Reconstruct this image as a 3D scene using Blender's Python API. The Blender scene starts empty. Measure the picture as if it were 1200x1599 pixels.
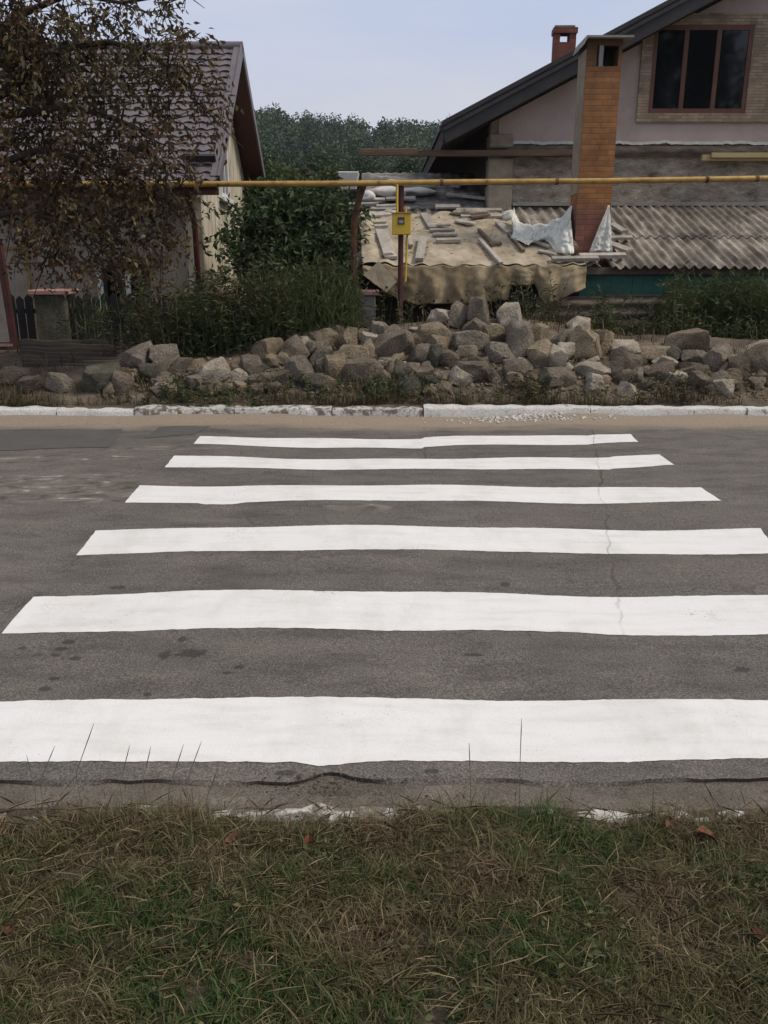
import bpy, bmesh, math, random
import numpy as np
from mathutils import Vector, Matrix, noise as mnoise

random.seed(11); rng = np.random.default_rng(11)
R = math.radians
scene = bpy.context.scene
col = scene.collection

# ------------------------------------------------------------ camera, sky, sun
F, PITCH, CAMH = 1320.0, R(16.94), 1.63
cam_d = bpy.data.cameras.new('camera'); cam = bpy.data.objects.new('camera', cam_d); col.objects.link(cam)
cam.location = (0, 0, CAMH); cam.rotation_euler = (R(90) - PITCH, 0, 0)
cam_d.sensor_fit = 'VERTICAL'; cam_d.sensor_height = 36; cam_d.lens = F / 1599 * 36
cam_d.clip_start = .05; cam_d.clip_end = 5000
scene.camera = cam

SUN_EL, SUN_AZ = R(52), R(104)          # azimuth clockwise from +Y (away from the camera) towards +X
world = bpy.data.worlds.new('World'); scene.world = world; world.use_nodes = True
wn = world.node_tree.nodes; wl = world.node_tree.links
bg = wn['Background']; sky = wn.new('ShaderNodeTexSky'); sky.sky_type = 'NISHITA'; sky.sun_disc = False
sky.sun_elevation = SUN_EL; sky.sun_rotation = SUN_AZ; sky.air_density = 1.6; sky.dust_density = 1.0; sky.ozone_density = 2.5
# thin high cloud: soft procedural veil over the sky, by direction
tc = wn.new('ShaderNodeTexCoord'); mp = wn.new('ShaderNodeMapping'); mp.inputs['Scale'].default_value = (1.2, 1.2, 4.0)
nz = wn.new('ShaderNodeTexNoise'); nz.inputs['Scale'].default_value = 1.6; nz.inputs['Detail'].default_value = 4
cr = wn.new('ShaderNodeValToRGB'); cr.color_ramp.elements[0].position = .30; cr.color_ramp.elements[1].position = .75
cr.color_ramp.elements[0].color = (.74, .74, .74, 1); cr.color_ramp.elements[1].color = (.96, .96, .96, 1)
mx = wn.new('ShaderNodeMix'); mx.data_type = 'RGBA'
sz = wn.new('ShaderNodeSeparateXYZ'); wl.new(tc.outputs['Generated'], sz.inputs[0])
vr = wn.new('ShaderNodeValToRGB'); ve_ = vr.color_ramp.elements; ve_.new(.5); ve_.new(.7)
for i_, (p_, c_) in enumerate(((0, (.70, .70, .83)), (.13, (.66, .69, .86)), (.36, (.54, .66, .93)), (.75, (.66, .66, .70)))): ve_[i_].position = p_; ve_[i_].color = (*c_, 1)  # last stop: overhead veil whitened, out of view, to neutralise the ambient light
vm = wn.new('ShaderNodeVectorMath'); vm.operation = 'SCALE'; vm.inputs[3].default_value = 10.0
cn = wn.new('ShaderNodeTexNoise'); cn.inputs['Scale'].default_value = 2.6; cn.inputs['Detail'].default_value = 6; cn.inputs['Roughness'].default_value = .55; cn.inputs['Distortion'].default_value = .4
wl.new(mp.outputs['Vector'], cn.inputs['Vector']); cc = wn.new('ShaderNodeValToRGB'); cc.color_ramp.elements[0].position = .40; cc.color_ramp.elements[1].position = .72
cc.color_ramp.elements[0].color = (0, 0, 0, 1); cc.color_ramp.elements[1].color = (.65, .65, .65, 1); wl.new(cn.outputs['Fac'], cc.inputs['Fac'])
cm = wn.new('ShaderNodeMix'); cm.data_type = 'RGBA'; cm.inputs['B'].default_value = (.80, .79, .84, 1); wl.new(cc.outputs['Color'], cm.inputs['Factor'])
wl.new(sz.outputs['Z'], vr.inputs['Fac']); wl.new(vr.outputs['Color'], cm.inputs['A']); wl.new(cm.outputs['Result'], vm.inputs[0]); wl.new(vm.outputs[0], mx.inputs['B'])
wl.new(tc.outputs['Generated'], mp.inputs['Vector']); wl.new(mp.outputs['Vector'], nz.inputs['Vector'])
wl.new(nz.outputs['Fac'], cr.inputs['Fac']); wl.new(cr.outputs['Color'], mx.inputs['Factor'])
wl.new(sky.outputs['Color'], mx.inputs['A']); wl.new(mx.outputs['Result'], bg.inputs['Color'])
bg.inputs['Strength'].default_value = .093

sun_d = bpy.data.lights.new('sun', 'SUN'); sun = bpy.data.objects.new('sun', sun_d); col.objects.link(sun)
sun_d.energy = 2.6; sun_d.angle = R(16); sun_d.color = (1, .90, .75)
sd = Vector((math.sin(SUN_AZ) * math.cos(SUN_EL), math.cos(SUN_AZ) * math.cos(SUN_EL), math.sin(SUN_EL)))
sun.rotation_euler = sd.to_track_quat('Z', 'Y').to_euler(); sun.location = (20, 10, 30)
vs = scene.view_settings
vs.view_transform = 'Standard'; vs.look = 'None'; vs.gamma = 1; vs.exposure = 0.0; vs.use_curve_mapping = False
scene.cycles.max_bounces = 6; scene.cycles.transparent_max_bounces = 6

# ------------------------------------------------------------ helpers
CP, SP = math.cos(PITCH), math.sin(PITCH)
def ray(px, py):
    xc, yc = (px - 600) / F, (800 - py) / F
    return Vector((xc, CP + SP * yc, -SP + CP * yc))
def P(px, py, Y):
    d = ray(px, py); return Vector((0, 0, CAMH)) + d * (Y / d.y)
def G(px, py, z=0.0):
    d = ray(px, py); return Vector((0, 0, CAMH)) + d * ((z - CAMH) / d.z)
def PXM(p):
    "metres per photo pixel at a point"
    return (p[1] * CP - (p[2] - CAMH) * SP) / F
def lerp(a, b, t): return a + (b - a) * t
def interp(x, xs, ys): return float(np.interp(x, xs, ys))
def smooth(t): t = min(1, max(0, t)); return t * t * (3 - 2 * t)

def thing(name, label, cat, loc=(0, 0, 0), rz=0, group=None):
    o = bpy.data.objects.new(name, None); col.objects.link(o); o.empty_display_size = .2
    o.location = loc; o.rotation_euler = (0, 0, rz); o['label'] = label; o['category'] = cat
    if group: o['group'] = group
    return o
def tag(o, label, cat, group=None):
    o['label'] = label; o['category'] = cat
    if group: o['group'] = group
    return o
def struct(o): o['kind'] = 'structure'; return o
def stuff(o): o['kind'] = 'stuff'; return o

class MB:
    def __init__(s): s.v = []; s.f = []
    def add(s, vs_, fs_):
        n = len(s.v); s.v += [tuple(v) for v in vs_]; s.f += [tuple(i + n for i in f) for f in fs_]; return s
    def box(s, x0, x1, y0, y1, z0, z1):
        return s.add([(x0,y0,z0),(x1,y0,z0),(x1,y1,z0),(x0,y1,z0),(x0,y0,z1),(x1,y0,z1),(x1,y1,z1),(x0,y1,z1)],
                     [(0,3,2,1),(4,5,6,7),(0,1,5,4),(1,2,6,5),(2,3,7,6),(3,0,4,7)])
    def beam(s, a, b, w, t, up=(0,0,1), taper=1.0):
        a, b, up = Vector(a), Vector(b), Vector(up); d = (b - a).normalized()
        sdv = d.cross(up).normalized(); u = sdv.cross(d).normalized(); vs_ = []
        for p, k in ((a, 1), (b, taper)):
            for i, j in ((-1,-1),(1,-1),(1,1),(-1,1)): vs_.append(p + sdv * (i*w/2*k) + u * (j*t/2*k))
        return s.add(vs_, [(0,1,2,3),(7,6,5,4),(0,4,5,1),(1,5,6,2),(2,6,7,3),(3,7,4,0)])
    def tube(s, pts, r, n=8, caps=True):
        pts = [Vector(p) for p in pts]; rs = r if isinstance(r, (list, tuple)) else [r]*len(pts)
        vs_ = []; ref = Vector((.3, .2, 1)).normalized()
        for i, p in enumerate(pts):
            d = (pts[min(i+1, len(pts)-1)] - pts[max(i-1, 0)]).normalized()
            if abs(d.dot(ref)) > .98: ref = Vector((1, .1, .1)).normalized()
            a = d.cross(ref).normalized(); b = d.cross(a).normalized()
            for k in range(n):
                t = 2*math.pi*k/n; vs_.append(p + a*(math.cos(t)*rs[i]) + b*(math.sin(t)*rs[i]))
        fs = [(i*n+k, i*n+(k+1)%n, (i+1)*n+(k+1)%n, (i+1)*n+k) for i in range(len(pts)-1) for k in range(n)]
        if caps: fs += [tuple(range(n-1, -1, -1)), tuple((len(pts)-1)*n+k for k in range(n))]
        return s.add(vs_, fs)
    def grid(s, fn, nu, nv):
        n = [fn(i/nu, j/nv) for j in range(nv+1) for i in range(nu+1)]
        return s.add(n, [(j*(nu+1)+i, j*(nu+1)+i+1, (j+1)*(nu+1)+i+1, (j+1)*(nu+1)+i) for j in range(nv) for i in range(nu)])
    def prism(s, poly, y0, y1):
        "polygon in (x,z) extruded along y"
        n = len(poly)
        vs_ = [(x, y0, z) for x, z in poly] + [(x, y1, z) for x, z in poly]
        fs = [tuple(range(n)), tuple(range(2*n-1, n-1, -1))] + [(i, n+i, n+(i+1)%n, (i+1)%n) for i in range(n)]
        return s.add(vs_, fs)
    def build(s, name, m, parent=None, smooth_deg=None, loc=None, bevel=0):
        o0 = Vector(parent.location) if parent and loc is None else Vector(loc or (0,0,0))
        if parent and parent.parent: o0 = Vector(parent.parent.location)+Vector(parent.location)
        me = bpy.data.meshes.new(name); me.from_pydata([tuple(Vector(v) - o0) for v in s.v], [], s.f); me.validate()
        bm = bmesh.new(); bm.from_mesh(me); bmesh.ops.recalc_face_normals(bm, faces=bm.faces)
        if bevel: bmesh.ops.bevel(bm, geom=list(bm.edges), offset=bevel, segments=1, affect='EDGES')
        bm.to_mesh(me); bm.free()
        me.materials.append(m)
        if smooth_deg is not None:
            me.polygons.foreach_set('use_smooth', [True]*len(me.polygons)); me.set_sharp_from_angle(angle=R(smooth_deg))
        o = bpy.data.objects.new(name, me); col.objects.link(o)
        if parent: o.parent = parent
        else: o.location = o0
        return o

def np_mesh(name, V, faces_flat, sizes, m, parent=None, attr=None, smooth_=False):
    me = bpy.data.meshes.new(name); V = np.asarray(V, np.float32)
    if parent is not None: V = V - np.array(parent.location, np.float32)
    me.vertices.add(len(V)); me.vertices.foreach_set('co', V.ravel())
    faces_flat = np.asarray(faces_flat, np.int32); sizes = np.asarray(sizes, np.int32)
    me.loops.add(len(faces_flat)); me.loops.foreach_set('vertex_index', faces_flat)
    me.polygons.add(len(sizes)); st = np.concatenate([[0], np.cumsum(sizes)[:-1]]).astype(np.int32)
    me.polygons.foreach_set('loop_start', st); me.polygons.foreach_set('loop_total', sizes)
    me.update(calc_edges=True); me.materials.append(m)
    if smooth_: me.polygons.foreach_set('use_smooth', np.ones(len(sizes), bool))
    o = bpy.data.objects.new(name, me); col.objects.link(o)
    if parent is not None: o.parent = parent
    return o
def unit(a): return a / np.maximum(1e-6, np.linalg.norm(a, axis=1, keepdims=True))
def leaves_np(pos, d, nrm, L, W, fold=.25):
    "leaf = two triangles-ish quad folded on its midrib: base, left, tip, right"
    d = unit(d); sdv = unit(np.cross(d, nrm)); n = np.cross(sdv, d); L = L[:, None]; W = W[:, None]
    mid = pos + d*L*.45
    V = np.stack([pos, mid + sdv*W*.5 + n*W*fold, pos + d*L - n*L*.12, mid - sdv*W*.5 + n*W*fold], 1).reshape(-1, 3)
    b = np.arange(len(pos))[:, None]*4
    Fc = np.concatenate([b+0, b+1, b+2, b+0, b+2, b+3], 1).ravel()
    return V, Fc, np.full(len(pos)*2, 3)
def blades_np(pos, head, H, lean, W):
    "grass blades bending over: 7 verts each"
    N = len(pos); hd = np.stack([np.cos(head), np.sin(head), np.zeros(N)], 1); sdv = np.stack([-np.sin(head), np.cos(head), np.zeros(N)], 1)
    H = H[:, None]; lean = lean[:, None]; W = W[:, None]; up = np.array([[0, 0, 1.]])
    p0 = pos; p1 = pos + hd*H*lean*.22 + up*H*.45; p2 = pos + hd*H*lean*.6 + up*H*(.8 - .25*lean); p3 = pos + hd*H*lean*1.05 + up*H*(1 - .55*lean)
    V = np.stack([p0 - sdv*W*.5, p0 + sdv*W*.5, p1 - sdv*W*.5, p1 + sdv*W*.5, p2 - sdv*W*.35, p2 + sdv*W*.35, p3], 1).reshape(-1, 3)
    b = np.arange(N)[:, None]*7
    Fc = np.concatenate([b+0, b+1, b+3, b+2, b+2, b+3, b+5, b+4, b+4, b+5, b+6], 1).ravel()
    return V, Fc, np.tile([4, 4, 3], N)

# ------------------------------------------------------------ materials
def nodes_of(m):
    m.use_nodes = True; nt = m.node_tree; return nt, nt.nodes, nt.links, nt.nodes['Principled BSDF']
def ramp(n, l, src, stops):
    r = n.new('ShaderNodeValToRGB'); e = r.color_ramp.elements
    while len(e) < len(stops): e.new(.5)
    for i, (p, c) in enumerate(stops): e[i].position = p; e[i].color = (*c, 1)
    l.new(src, r.inputs['Fac']); return r.outputs['Color']
def noise_n(n, l, vec, scale, detail=5, rough=.6, stretch=None, dist=0):
    if stretch:
        mpn = n.new('ShaderNodeMapping'); mpn.inputs['Scale'].default_value = stretch; l.new(vec, mpn.inputs['Vector']); vec = mpn.outputs['Vector']
    t = n.new('ShaderNodeTexNoise'); t.inputs['Scale'].default_value = scale; t.inputs['Detail'].default_value = detail
    t.inputs['Roughness'].default_value = rough; t.inputs['Distortion'].default_value = dist; l.new(vec, t.inputs['Vector']); return t.outputs['Fac']
def mixc(n, l, fac, a, b, mode='MIX'):
    m = n.new('ShaderNodeMix'); m.data_type = 'RGBA'; m.blend_type = mode
    for k, v in (('Factor', fac), ('A', a), ('B', b)):
        if isinstance(v, (int, float)): m.inputs[k].default_value = v
        elif isinstance(v, tuple): m.inputs[k].default_value = (*v, 1)
        else: l.new(v, m.inputs[k])
    return m.outputs['Result']
def mathn(n, l, op, a, b=None, clamp=False):
    m = n.new('ShaderNodeMath'); m.operation = op; m.use_clamp = clamp
    for i, v in enumerate((a, b)):
        if v is None: continue
        if isinstance(v, (int, float)): m.inputs[i].default_value = v
        else: l.new(v, m.inputs[i])
    return m.outputs[0]
def maprange(n, l, v, a, b, c=0, d=1):
    m = n.new('ShaderNodeMapRange'); m.inputs[1].default_value = a; m.inputs[2].default_value = b; m.inputs[3].default_value = c; m.inputs[4].default_value = d
    l.new(v, m.inputs[0]); return m.outputs[0]
def bumpn(n, l, bsdf, h, strength=.4, dist=.02):
    b = n.new('ShaderNodeBump'); b.inputs['Strength'].default_value = strength; b.inputs['Distance'].default_value = dist
    l.new(h, b.inputs['Height']); l.new(b.outputs['Normal'], bsdf.inputs['Normal'])
def mat(name, stops, scale=4, rough=.85, bump=.3, bdist=.01, bscale=None, stretch=None, fine=None, rnd=0.0, metal=0, spec=.4, detail=6):
    m = bpy.data.materials.new(name); nt, n, l, b = nodes_of(m)
    tcn = n.new('ShaderNodeTexCoord'); v = tcn.outputs['Object']
    if rnd:
        oi = n.new('ShaderNodeObjectInfo'); ad = n.new('ShaderNodeVectorMath'); ad.operation = 'ADD'; cb = n.new('ShaderNodeCombineXYZ')
        k = mathn(n, l, 'MULTIPLY', oi.outputs['Random'], 37.0); l.new(k, cb.inputs[0]); l.new(k, cb.inputs[2])
        l.new(v, ad.inputs[0]); l.new(cb.outputs[0], ad.inputs[1]); v = ad.outputs[0]
    f = noise_n(n, l, v, scale, detail, .62, stretch, .3); c = ramp(n, l, f, stops)
    f2 = noise_n(n, l, v, bscale or scale*9, 5, .65, stretch)
    if fine: c = mixc(n, l, maprange(n, l, f2, .35, .65, fine, 0), c, (.02, .018, .015))
    if rnd:
        c = mixc(n, l, 1.0, c, ramp(n, l, oi.outputs['Random'], [(0, (1-rnd,)*3), (1, (1+rnd*.6,)*3)]), 'MULTIPLY')
    l.new(c, b.inputs['Base Color']); b.inputs['Roughness'].default_value = rough; b.inputs['Metallic'].default_value = metal
    b.inputs['Specular IOR Level'].default_value = spec
    if bump: bumpn(n, l, b, f2, bump, bdist)
    return m
def leafmat(name, stops, pscale=1.5, patch=None, trans=.3, rough=.55, pr=(.40, .60)):
    m = bpy.data.materials.new(name); nt, n, l, b = nodes_of(m)
    g = n.new('ShaderNodeNewGeometry'); c = ramp(n, l, g.outputs['Random Per Island'], stops)
    if patch:
        tcn = n.new('ShaderNodeTexCoord'); f = noise_n(n, l, tcn.outputs['Object'], pscale, 3, .6)
        c2 = ramp(n, l, g.outputs['Random Per Island'], patch); c = mixc(n, l, maprange(n, l, f, *pr), c, c2)
    l.new(c, b.inputs['Base Color']); b.inputs['Roughness'].default_value = rough; b.inputs['Specular IOR Level'].default_value = .25
    tr = n.new('ShaderNodeBsdfTranslucent'); l.new(c, tr.inputs['Color']); ms = n.new('ShaderNodeMixShader'); ms.inputs[0].default_value = trans
    l.new(b.outputs[0], ms.inputs[1]); l.new(tr.outputs[0], ms.inputs[2]); l.new(ms.outputs[0], n['Material Output'].inputs['Surface'])
    return m
def brickmat(name, c1, c2, mortar, bw=.25, bh=.075, ms=.01, swap=None, bump=.5, soot=None):
    m = bpy.data.materials.new(name); nt, n, l, b = nodes_of(m)
    tcn = n.new('ShaderNodeTexCoord'); sx = n.new('ShaderNodeSeparateXYZ'); l.new(tcn.outputs['Object'], sx.inputs[0])
    cb = n.new('ShaderNodeCombineXYZ'); s = mathn(n, l, 'ADD', sx.outputs['X'], sx.outputs['Y']); l.new(s, cb.inputs[0]); l.new(sx.outputs['Z'], cb.inputs[1])
    br = n.new('ShaderNodeTexBrick'); l.new(cb.outputs[0], br.inputs['Vector'])
    br.inputs['Scale'].default_value = 1; br.inputs['Brick Width'].default_value = bw; br.inputs['Row Height'].default_value = bh
    br.inputs['Mortar Size'].default_value = ms; br.inputs['Mortar Smooth'].default_value = .3
    br.inputs['Color1'].default_value = (*c1, 1); br.inputs['Color2'].default_value = (*c2, 1); br.inputs['Mortar'].default_value = (*mortar, 1)
    c = br.outputs['Color']; v = tcn.outputs['Object']
    f = noise_n(n, l, v, 3, 6, .7); c = mixc(n, l, 1.0, c, ramp(n, l, f, [(.3, (.55, .55, .55)), (.7, (1.2, 1.15, 1.1))]), 'MULTIPLY')
    if swap:   # other brick above a height (z0,z1,colour)
        zf = maprange(n, l, mathn(n, l, 'ADD', sx.outputs['Z'], mathn(n, l, 'MULTIPLY', f, .12)), swap[0], swap[1])
        c = mixc(n, l, zf, c, mixc(n, l, 1.0, c, swap[2], 'MULTIPLY'))
    if soot: c = mixc(n, l, maprange(n, l, mathn(n, l, 'ADD', sx.outputs['Z'], mathn(n, l, 'MULTIPLY', f, .35)), soot[0], soot[1], 0, .75), c, (.02, .016, .013))
    l.new(c, b.inputs['Base Color']); b.inputs['Roughness'].default_value = .9
    h = mathn(n, l, 'ADD', mathn(n, l, 'MULTIPLY', br.outputs['Fac'], -1.0), mathn(n, l, 'MULTIPLY', noise_n(n, l, v, 40, 4), .5))
    bumpn(n, l, b, h, bump, .01); return m

M = {}
M['soil'] = mat('soil', [(.3, (.06, .042, .03)), (.5, (.115, .085, .06)), (.72, (.20, .155, .115))], 6, .95, .8, .03, 60, fine=.5)
M['verge_soil'] = mat('verge_soil', [(.3, (.075, .054, .038)), (.5, (.16, .12, .085)), (.70, (.30, .245, .185))], 3.2, .95, .9, .04, 45, fine=.5)
M['sand'] = mat('sandy_gravel', [(.3, (.15, .125, .10)), (.55, (.235, .20, .165)), (.75, (.33, .29, .245))], 5, .95, .9, .015, 120, fine=.6)
M['kerb'] = mat('kerb_paint', [(.27, (.16, .14, .115)), (.33, (.38, .36, .33)), (.39, (.68, .67, .64)), (.8, (.78, .77, .74))], 9, .85, .5, .01, 60, fine=.4, rnd=.12)
M['kerb_old'] = mat('kerb_worn', [(.3, (.13, .12, .10)), (.45, (.25, .22, .18)), (.51, (.60, .58, .55)), (.8, (.72, .70, .67))], 14, .9, .6, .01, 60, fine=.5, rnd=.1)
M['stone_grey'] = mat('limestone_grey', [(.25, (.15, .13, .105)), (.5, (.27, .228, .178)), (.75, (.38, .33, .265))], 7, .97, 1.3, .03, 42, fine=.55, rnd=.25)
M['stone_tan'] = mat('limestone_tan', [(.25, (.17, .128, .085)), (.5, (.33, .26, .175)), (.75, (.46, .375, .265))], 7, .97, 1.3, .03, 42, fine=.5, rnd=.2)
M['stone_pale'] = mat('limestone_pale', [(.25, (.28, .235, .18)), (.5, (.50, .43, .34)), (.75, (.64, .57, .47))], 7, .97, 1.3, .03, 42, fine=.4, rnd=.15)
M['stone_brown'] = mat('limestone_brown', [(.25, (.10, .078, .058)), (.5, (.195, .155, .115)), (.75, (.29, .24, .18))], 7, .97, 1.3, .03, 42, fine=.5, rnd=.25)
M['stone_moss'] = mat('limestone_mossy', [(.25, (.055, .058, .038)), (.5, (.11, .105, .075)), (.75, (.19, .17, .13))], 8, .97, 1.3, .03, 42, fine=.5, rnd=.2)
M['ochre'] = mat('ochre_pipe_paint', [(.28, (.12, .06, .03)), (.42, (.33, .20, .055)), (.7, (.46, .29, .075))], 9, .55, .2, .004, 50, rnd=.1)
M['meter'] = mat('meter_yellow', [(.3, (.50, .33, .03)), (.7, (.60, .41, .04))], 5, .45, .08, .003, 40)
M['darkred'] = mat('dark_red_paint', [(.3, (.045, .016, .014)), (.7, (.11, .03, .026))], 8, .6, .3, .005, 60)
M['rust'] = mat('rusty_steel', [(.3, (.05, .026, .016)), (.55, (.14, .066, .035)), (.75, (.22, .12, .07))], 9, .9, .5, .005, 70)
M['screen'] = mat('meter_window', [(.3, (.015, .012, .015)), (.7, (.05, .04, .05))], 20, .2, 0)
M['roof_metal'] = mat('metal_tile_mauve', [(.3, (.105, .088, .095)), (.7, (.155, .132, .142))], 2.5, .45, .08, .004, 60, spec=.5)
M['brown_trim'] = mat('brown_sheet_trim', [(.3, (.060, .021, .017)), (.7, (.105, .036, .029))], 3, .5, .1, .003, 60)
M['render_cream'] = mat('cream_render_streaked', [(.36, (.22, .185, .13)), (.48, (.47, .42, .32)), (.66, (.62, .565, .45))], 4.0, .9, .4, .006, 40, stretch=(1.5, 1.5, .35))
M['render_grey'] = mat('grey_render', [(.28, (.22, .19, .155)), (.5, (.35, .305, .255)), (.75, (.45, .395, .33))], 2.2, .92, .4, .006, 35, fine=.15)
M['plaster_pink'] = mat('pinkish_plaster', [(.28, (.35, .275, .245)), (.55, (.43, .345, .31)), (.78, (.48, .395, .355))], 1.6, .9, .25, .004, 60)
M['rubblewall'] = mat('rough_mortar_wall', [(.28, (.10, .08, .06)), (.42, (.29, .245, .19)), (.58, (.42, .365, .29)), (.72, (.56, .50, .42))], 4.2, .95, .9, .03, 22, stretch=(1, 1, 2.2), fine=.35)
M['foam'] = mat('plaster_edge_pale', [(.3, (.42, .40, .37)), (.7, (.62, .60, .56))], 12, .9, .6, .01, 40)
M['quoin'] = mat('quoin_block', [(.3, (.22, .18, .13)), (.7, (.36, .305, .23))], 6, .95, .6, .01, 40, rnd=.2)
M['slateband'] = mat('dark_weathered_ledge', [(.3, (.06, .048, .038)), (.7, (.17, .14, .11))], 5, .95, .8, .02, 30, stretch=(1, 1, 3))
M['roof_dark'] = mat('dark_roof_sheet', [(.3, (.018, .015, .016)), (.7, (.038, .032, .033))], 4, .5, .2, .005, 40)
M['soffit'] = mat('shaded_soffit_boards', [(.3, (.025, .017, .014)), (.7, (.06, .042, .035))], 3, .9, .5, .008, 30, stretch=(8, 1, 1))  # shade under the wide eave is put into this dark brown
M['wood_frame'] = mat('brown_window_frame', [(.3, (.085, .034, .02)), (.7, (.15, .062, .036))], 6, .55, .2, .003, 40)
M['glass'] = mat('dark_window_glass', [(.3, (.004, .005, .006)), (.7, (.009, .010, .012))], 1, .04, 0, spec=.45)
M['white_frame'] = mat('white_window_frame', [(.3, (.62, .62, .62)), (.7, (.75, .75, .75))], 3, .5, .05)
M['cladding'] = brickmat('split_stone_cladding', (.40, .32, .23), (.26, .195, .135), (.22, .17, .12), .19, .045, .005)
M['brick'] = brickmat('chimney_brick', (.19, .075, .055), (.28, .115, .08), (.16, .085, .06), .25, .070, .008, swap=(.72, .88, (1.30, 1.42, .78)), soot=(2.55, 2.95))
M['brick2'] = brickmat('roof_chimney_brick', (.22, .07, .05), (.17, .055, .042), (.10, .06, .05), .25, .075, .008)
M['concrete'] = mat('grey_concrete', [(.3, (.20, .19, .175)), (.7, (.34, .325, .30))], 4, .9, .4, .006, 50, rnd=.1)
M['pinkcap'] = mat('pink_tile_cap', [(.3, (.30, .15, .125)), (.7, (.42, .25, .22))], 6, .7, .3, .004, 40)
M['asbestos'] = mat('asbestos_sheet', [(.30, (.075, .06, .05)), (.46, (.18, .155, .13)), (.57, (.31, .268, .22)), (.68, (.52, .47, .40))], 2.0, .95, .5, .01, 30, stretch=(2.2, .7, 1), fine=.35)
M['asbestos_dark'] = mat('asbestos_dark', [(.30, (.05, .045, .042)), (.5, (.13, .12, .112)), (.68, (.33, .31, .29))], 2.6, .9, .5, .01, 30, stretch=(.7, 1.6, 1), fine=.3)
M['ground_slate'] = mat('old_sheet_brown', [(.3, (.035, .028, .022)), (.7, (.085, .068, .052))], 4, .95, .5, .01, 40, stretch=(.5, 2, 2))
M['green_paint'] = mat('green_painted_boards', [(.28, (.02, .055, .042)), (.5, (.028, .115, .085)), (.75, (.04, .155, .115))], 3, .6, .3, .005, 30, stretch=(.5, 1, 3))
M['tin'] = mat('brown_corrugated_tin', [(.28, (.07, .05, .036)), (.5, (.15, .115, .085)), (.75, (.24, .19, .14))], 2.6, .7, .3, .006, 40, stretch=(.5, 1, 2), rnd=.3)
M['dark_board'] = mat('shaded_boards', [(.3, (.018, .017, .016)), (.7, (.045, .042, .038))], 4, .95, .5, .008, 30, stretch=(6, 1, 1))  # dark tone puts shade into the house side wall and shed front
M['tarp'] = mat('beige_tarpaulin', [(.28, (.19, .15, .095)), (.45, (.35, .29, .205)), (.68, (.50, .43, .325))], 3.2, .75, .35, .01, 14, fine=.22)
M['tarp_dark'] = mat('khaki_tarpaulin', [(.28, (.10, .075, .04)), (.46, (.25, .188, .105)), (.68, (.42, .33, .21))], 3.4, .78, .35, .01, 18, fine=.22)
M['plastic'] = mat('milky_plastic_sheet', [(.3, (.52, .52, .47)), (.7, (.74, .74, .69))], 4, .85, .4, .01, 16)
M['board'] = mat('weathered_board', [(.3, (.27, .235, .20)), (.55, (.42, .385, .34)), (.75, (.56, .53, .48))], 5, .9, .5, .006, 30, stretch=(1, .25, 1), rnd=.22, fine=.2)
M['board_dark'] = mat('dark_board', [(.3, (.09, .065, .048)), (.7, (.20, .155, .12))], 5, .9, .5, .006, 30, rnd=.2)
M['timber'] = mat('brown_beam', [(.3, (.075, .048, .032)), (.7, (.17, .115, .08))], 5, .9, .6, .01, 30, stretch=(.2, 2, 2))
M['new_timber'] = mat('ochre_plank', [(.3, (.33, .25, .12)), (.7, (.46, .36, .19))], 4, .85, .4, .006, 30, stretch=(.2, 2, 2))
M['picket'] = mat('black_picket_paint', [(.3, (.006, .006, .008)), (.7, (.018, .017, .02))], 5, .6, .2, .004, 40)
M['white_junk'] = mat('white_sack', [(.3, (.50, .48, .45)), (.7, (.68, .66, .63))], 5, .8, .4, .01, 20)
M['bark'] = mat('dark_bark', [(.3, (.022, .016, .012)), (.7, (.06, .045, .034))], 9, .95, .9, .02, 30, stretch=(2, 2, .5))
M['hill'] = mat('hill_undergrowth', [(.3, (.015, .025, .014)), (.7, (.035, .05, .026))], .08, .95, 0)
M['leaf_chestnut'] = leafmat('browning_chestnut_leaf', [(0, (.045, .029, .017)), (.35, (.095, .054, .028)), (.6, (.145, .072, .034)), (.8, (.072, .066, .028)), (1, (.18, .115, .048))], 1.1,
    [(0, (.040, .037, .019)), (.5, (.075, .068, .030)), (.85, (.12, .08, .036)), (1, (.17, .14, .055))], .25)
M['leaf_bush'] = leafmat('dark_green_leaf', [(0, (.026, .044, .018)), (.5, (.052, .088, .034)), (.9, (.085, .13, .052)), (1, (.14, .18, .09))], 1.2,
    [(0, (.028, .040, .018)), (.6, (.055, .075, .032)), (1, (.11, .12, .055))], .3)
M['leaf_weed'] = leafmat('weed_leaf', [(0, (.034, .048, .022)), (.5, (.070, .095, .040)), (.9, (.115, .135, .06)), (1, (.24, .21, .10))], 1.6,
    [(0, (.035, .038, .02)), (.6, (.08, .08, .042)), (1, (.18, .145, .075))], .3)
M['leaf_olive'] = leafmat('yellow_green_leaf', [(0, (.042, .062, .022)), (.6, (.085, .118, .042)), (1, (.15, .17, .07))], .6, None, .3)
M['leaf_far'] = leafmat('far_wood_leaf', [(0, (.040, .066, .034)), (.55, (.072, .112, .055)), (1, (.12, .165, .08))], .10,
    [(0, (.024, .044, .036)), (.6, (.046, .072, .058)), (1, (.075, .10, .075))], .2)  # bluish second tone puts some distance haze into the leaf colour
M['grass'] = leafmat('lawn_blade', [(0, (.026, .050, .016)), (.45, (.052, .096, .026)), (.76, (.088, .132, .038)), (.86, (.14, .115, .055)), (1, (.30, .23, .125))], 3.0,
    [(0, (.075, .050, .032)), (.4, (.165, .115, .07)), (.72, (.26, .19, .115)), (.84, (.075, .09, .032)), (1, (.40, .31, .19))], .3, .6, pr=(.41, .62))
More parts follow.
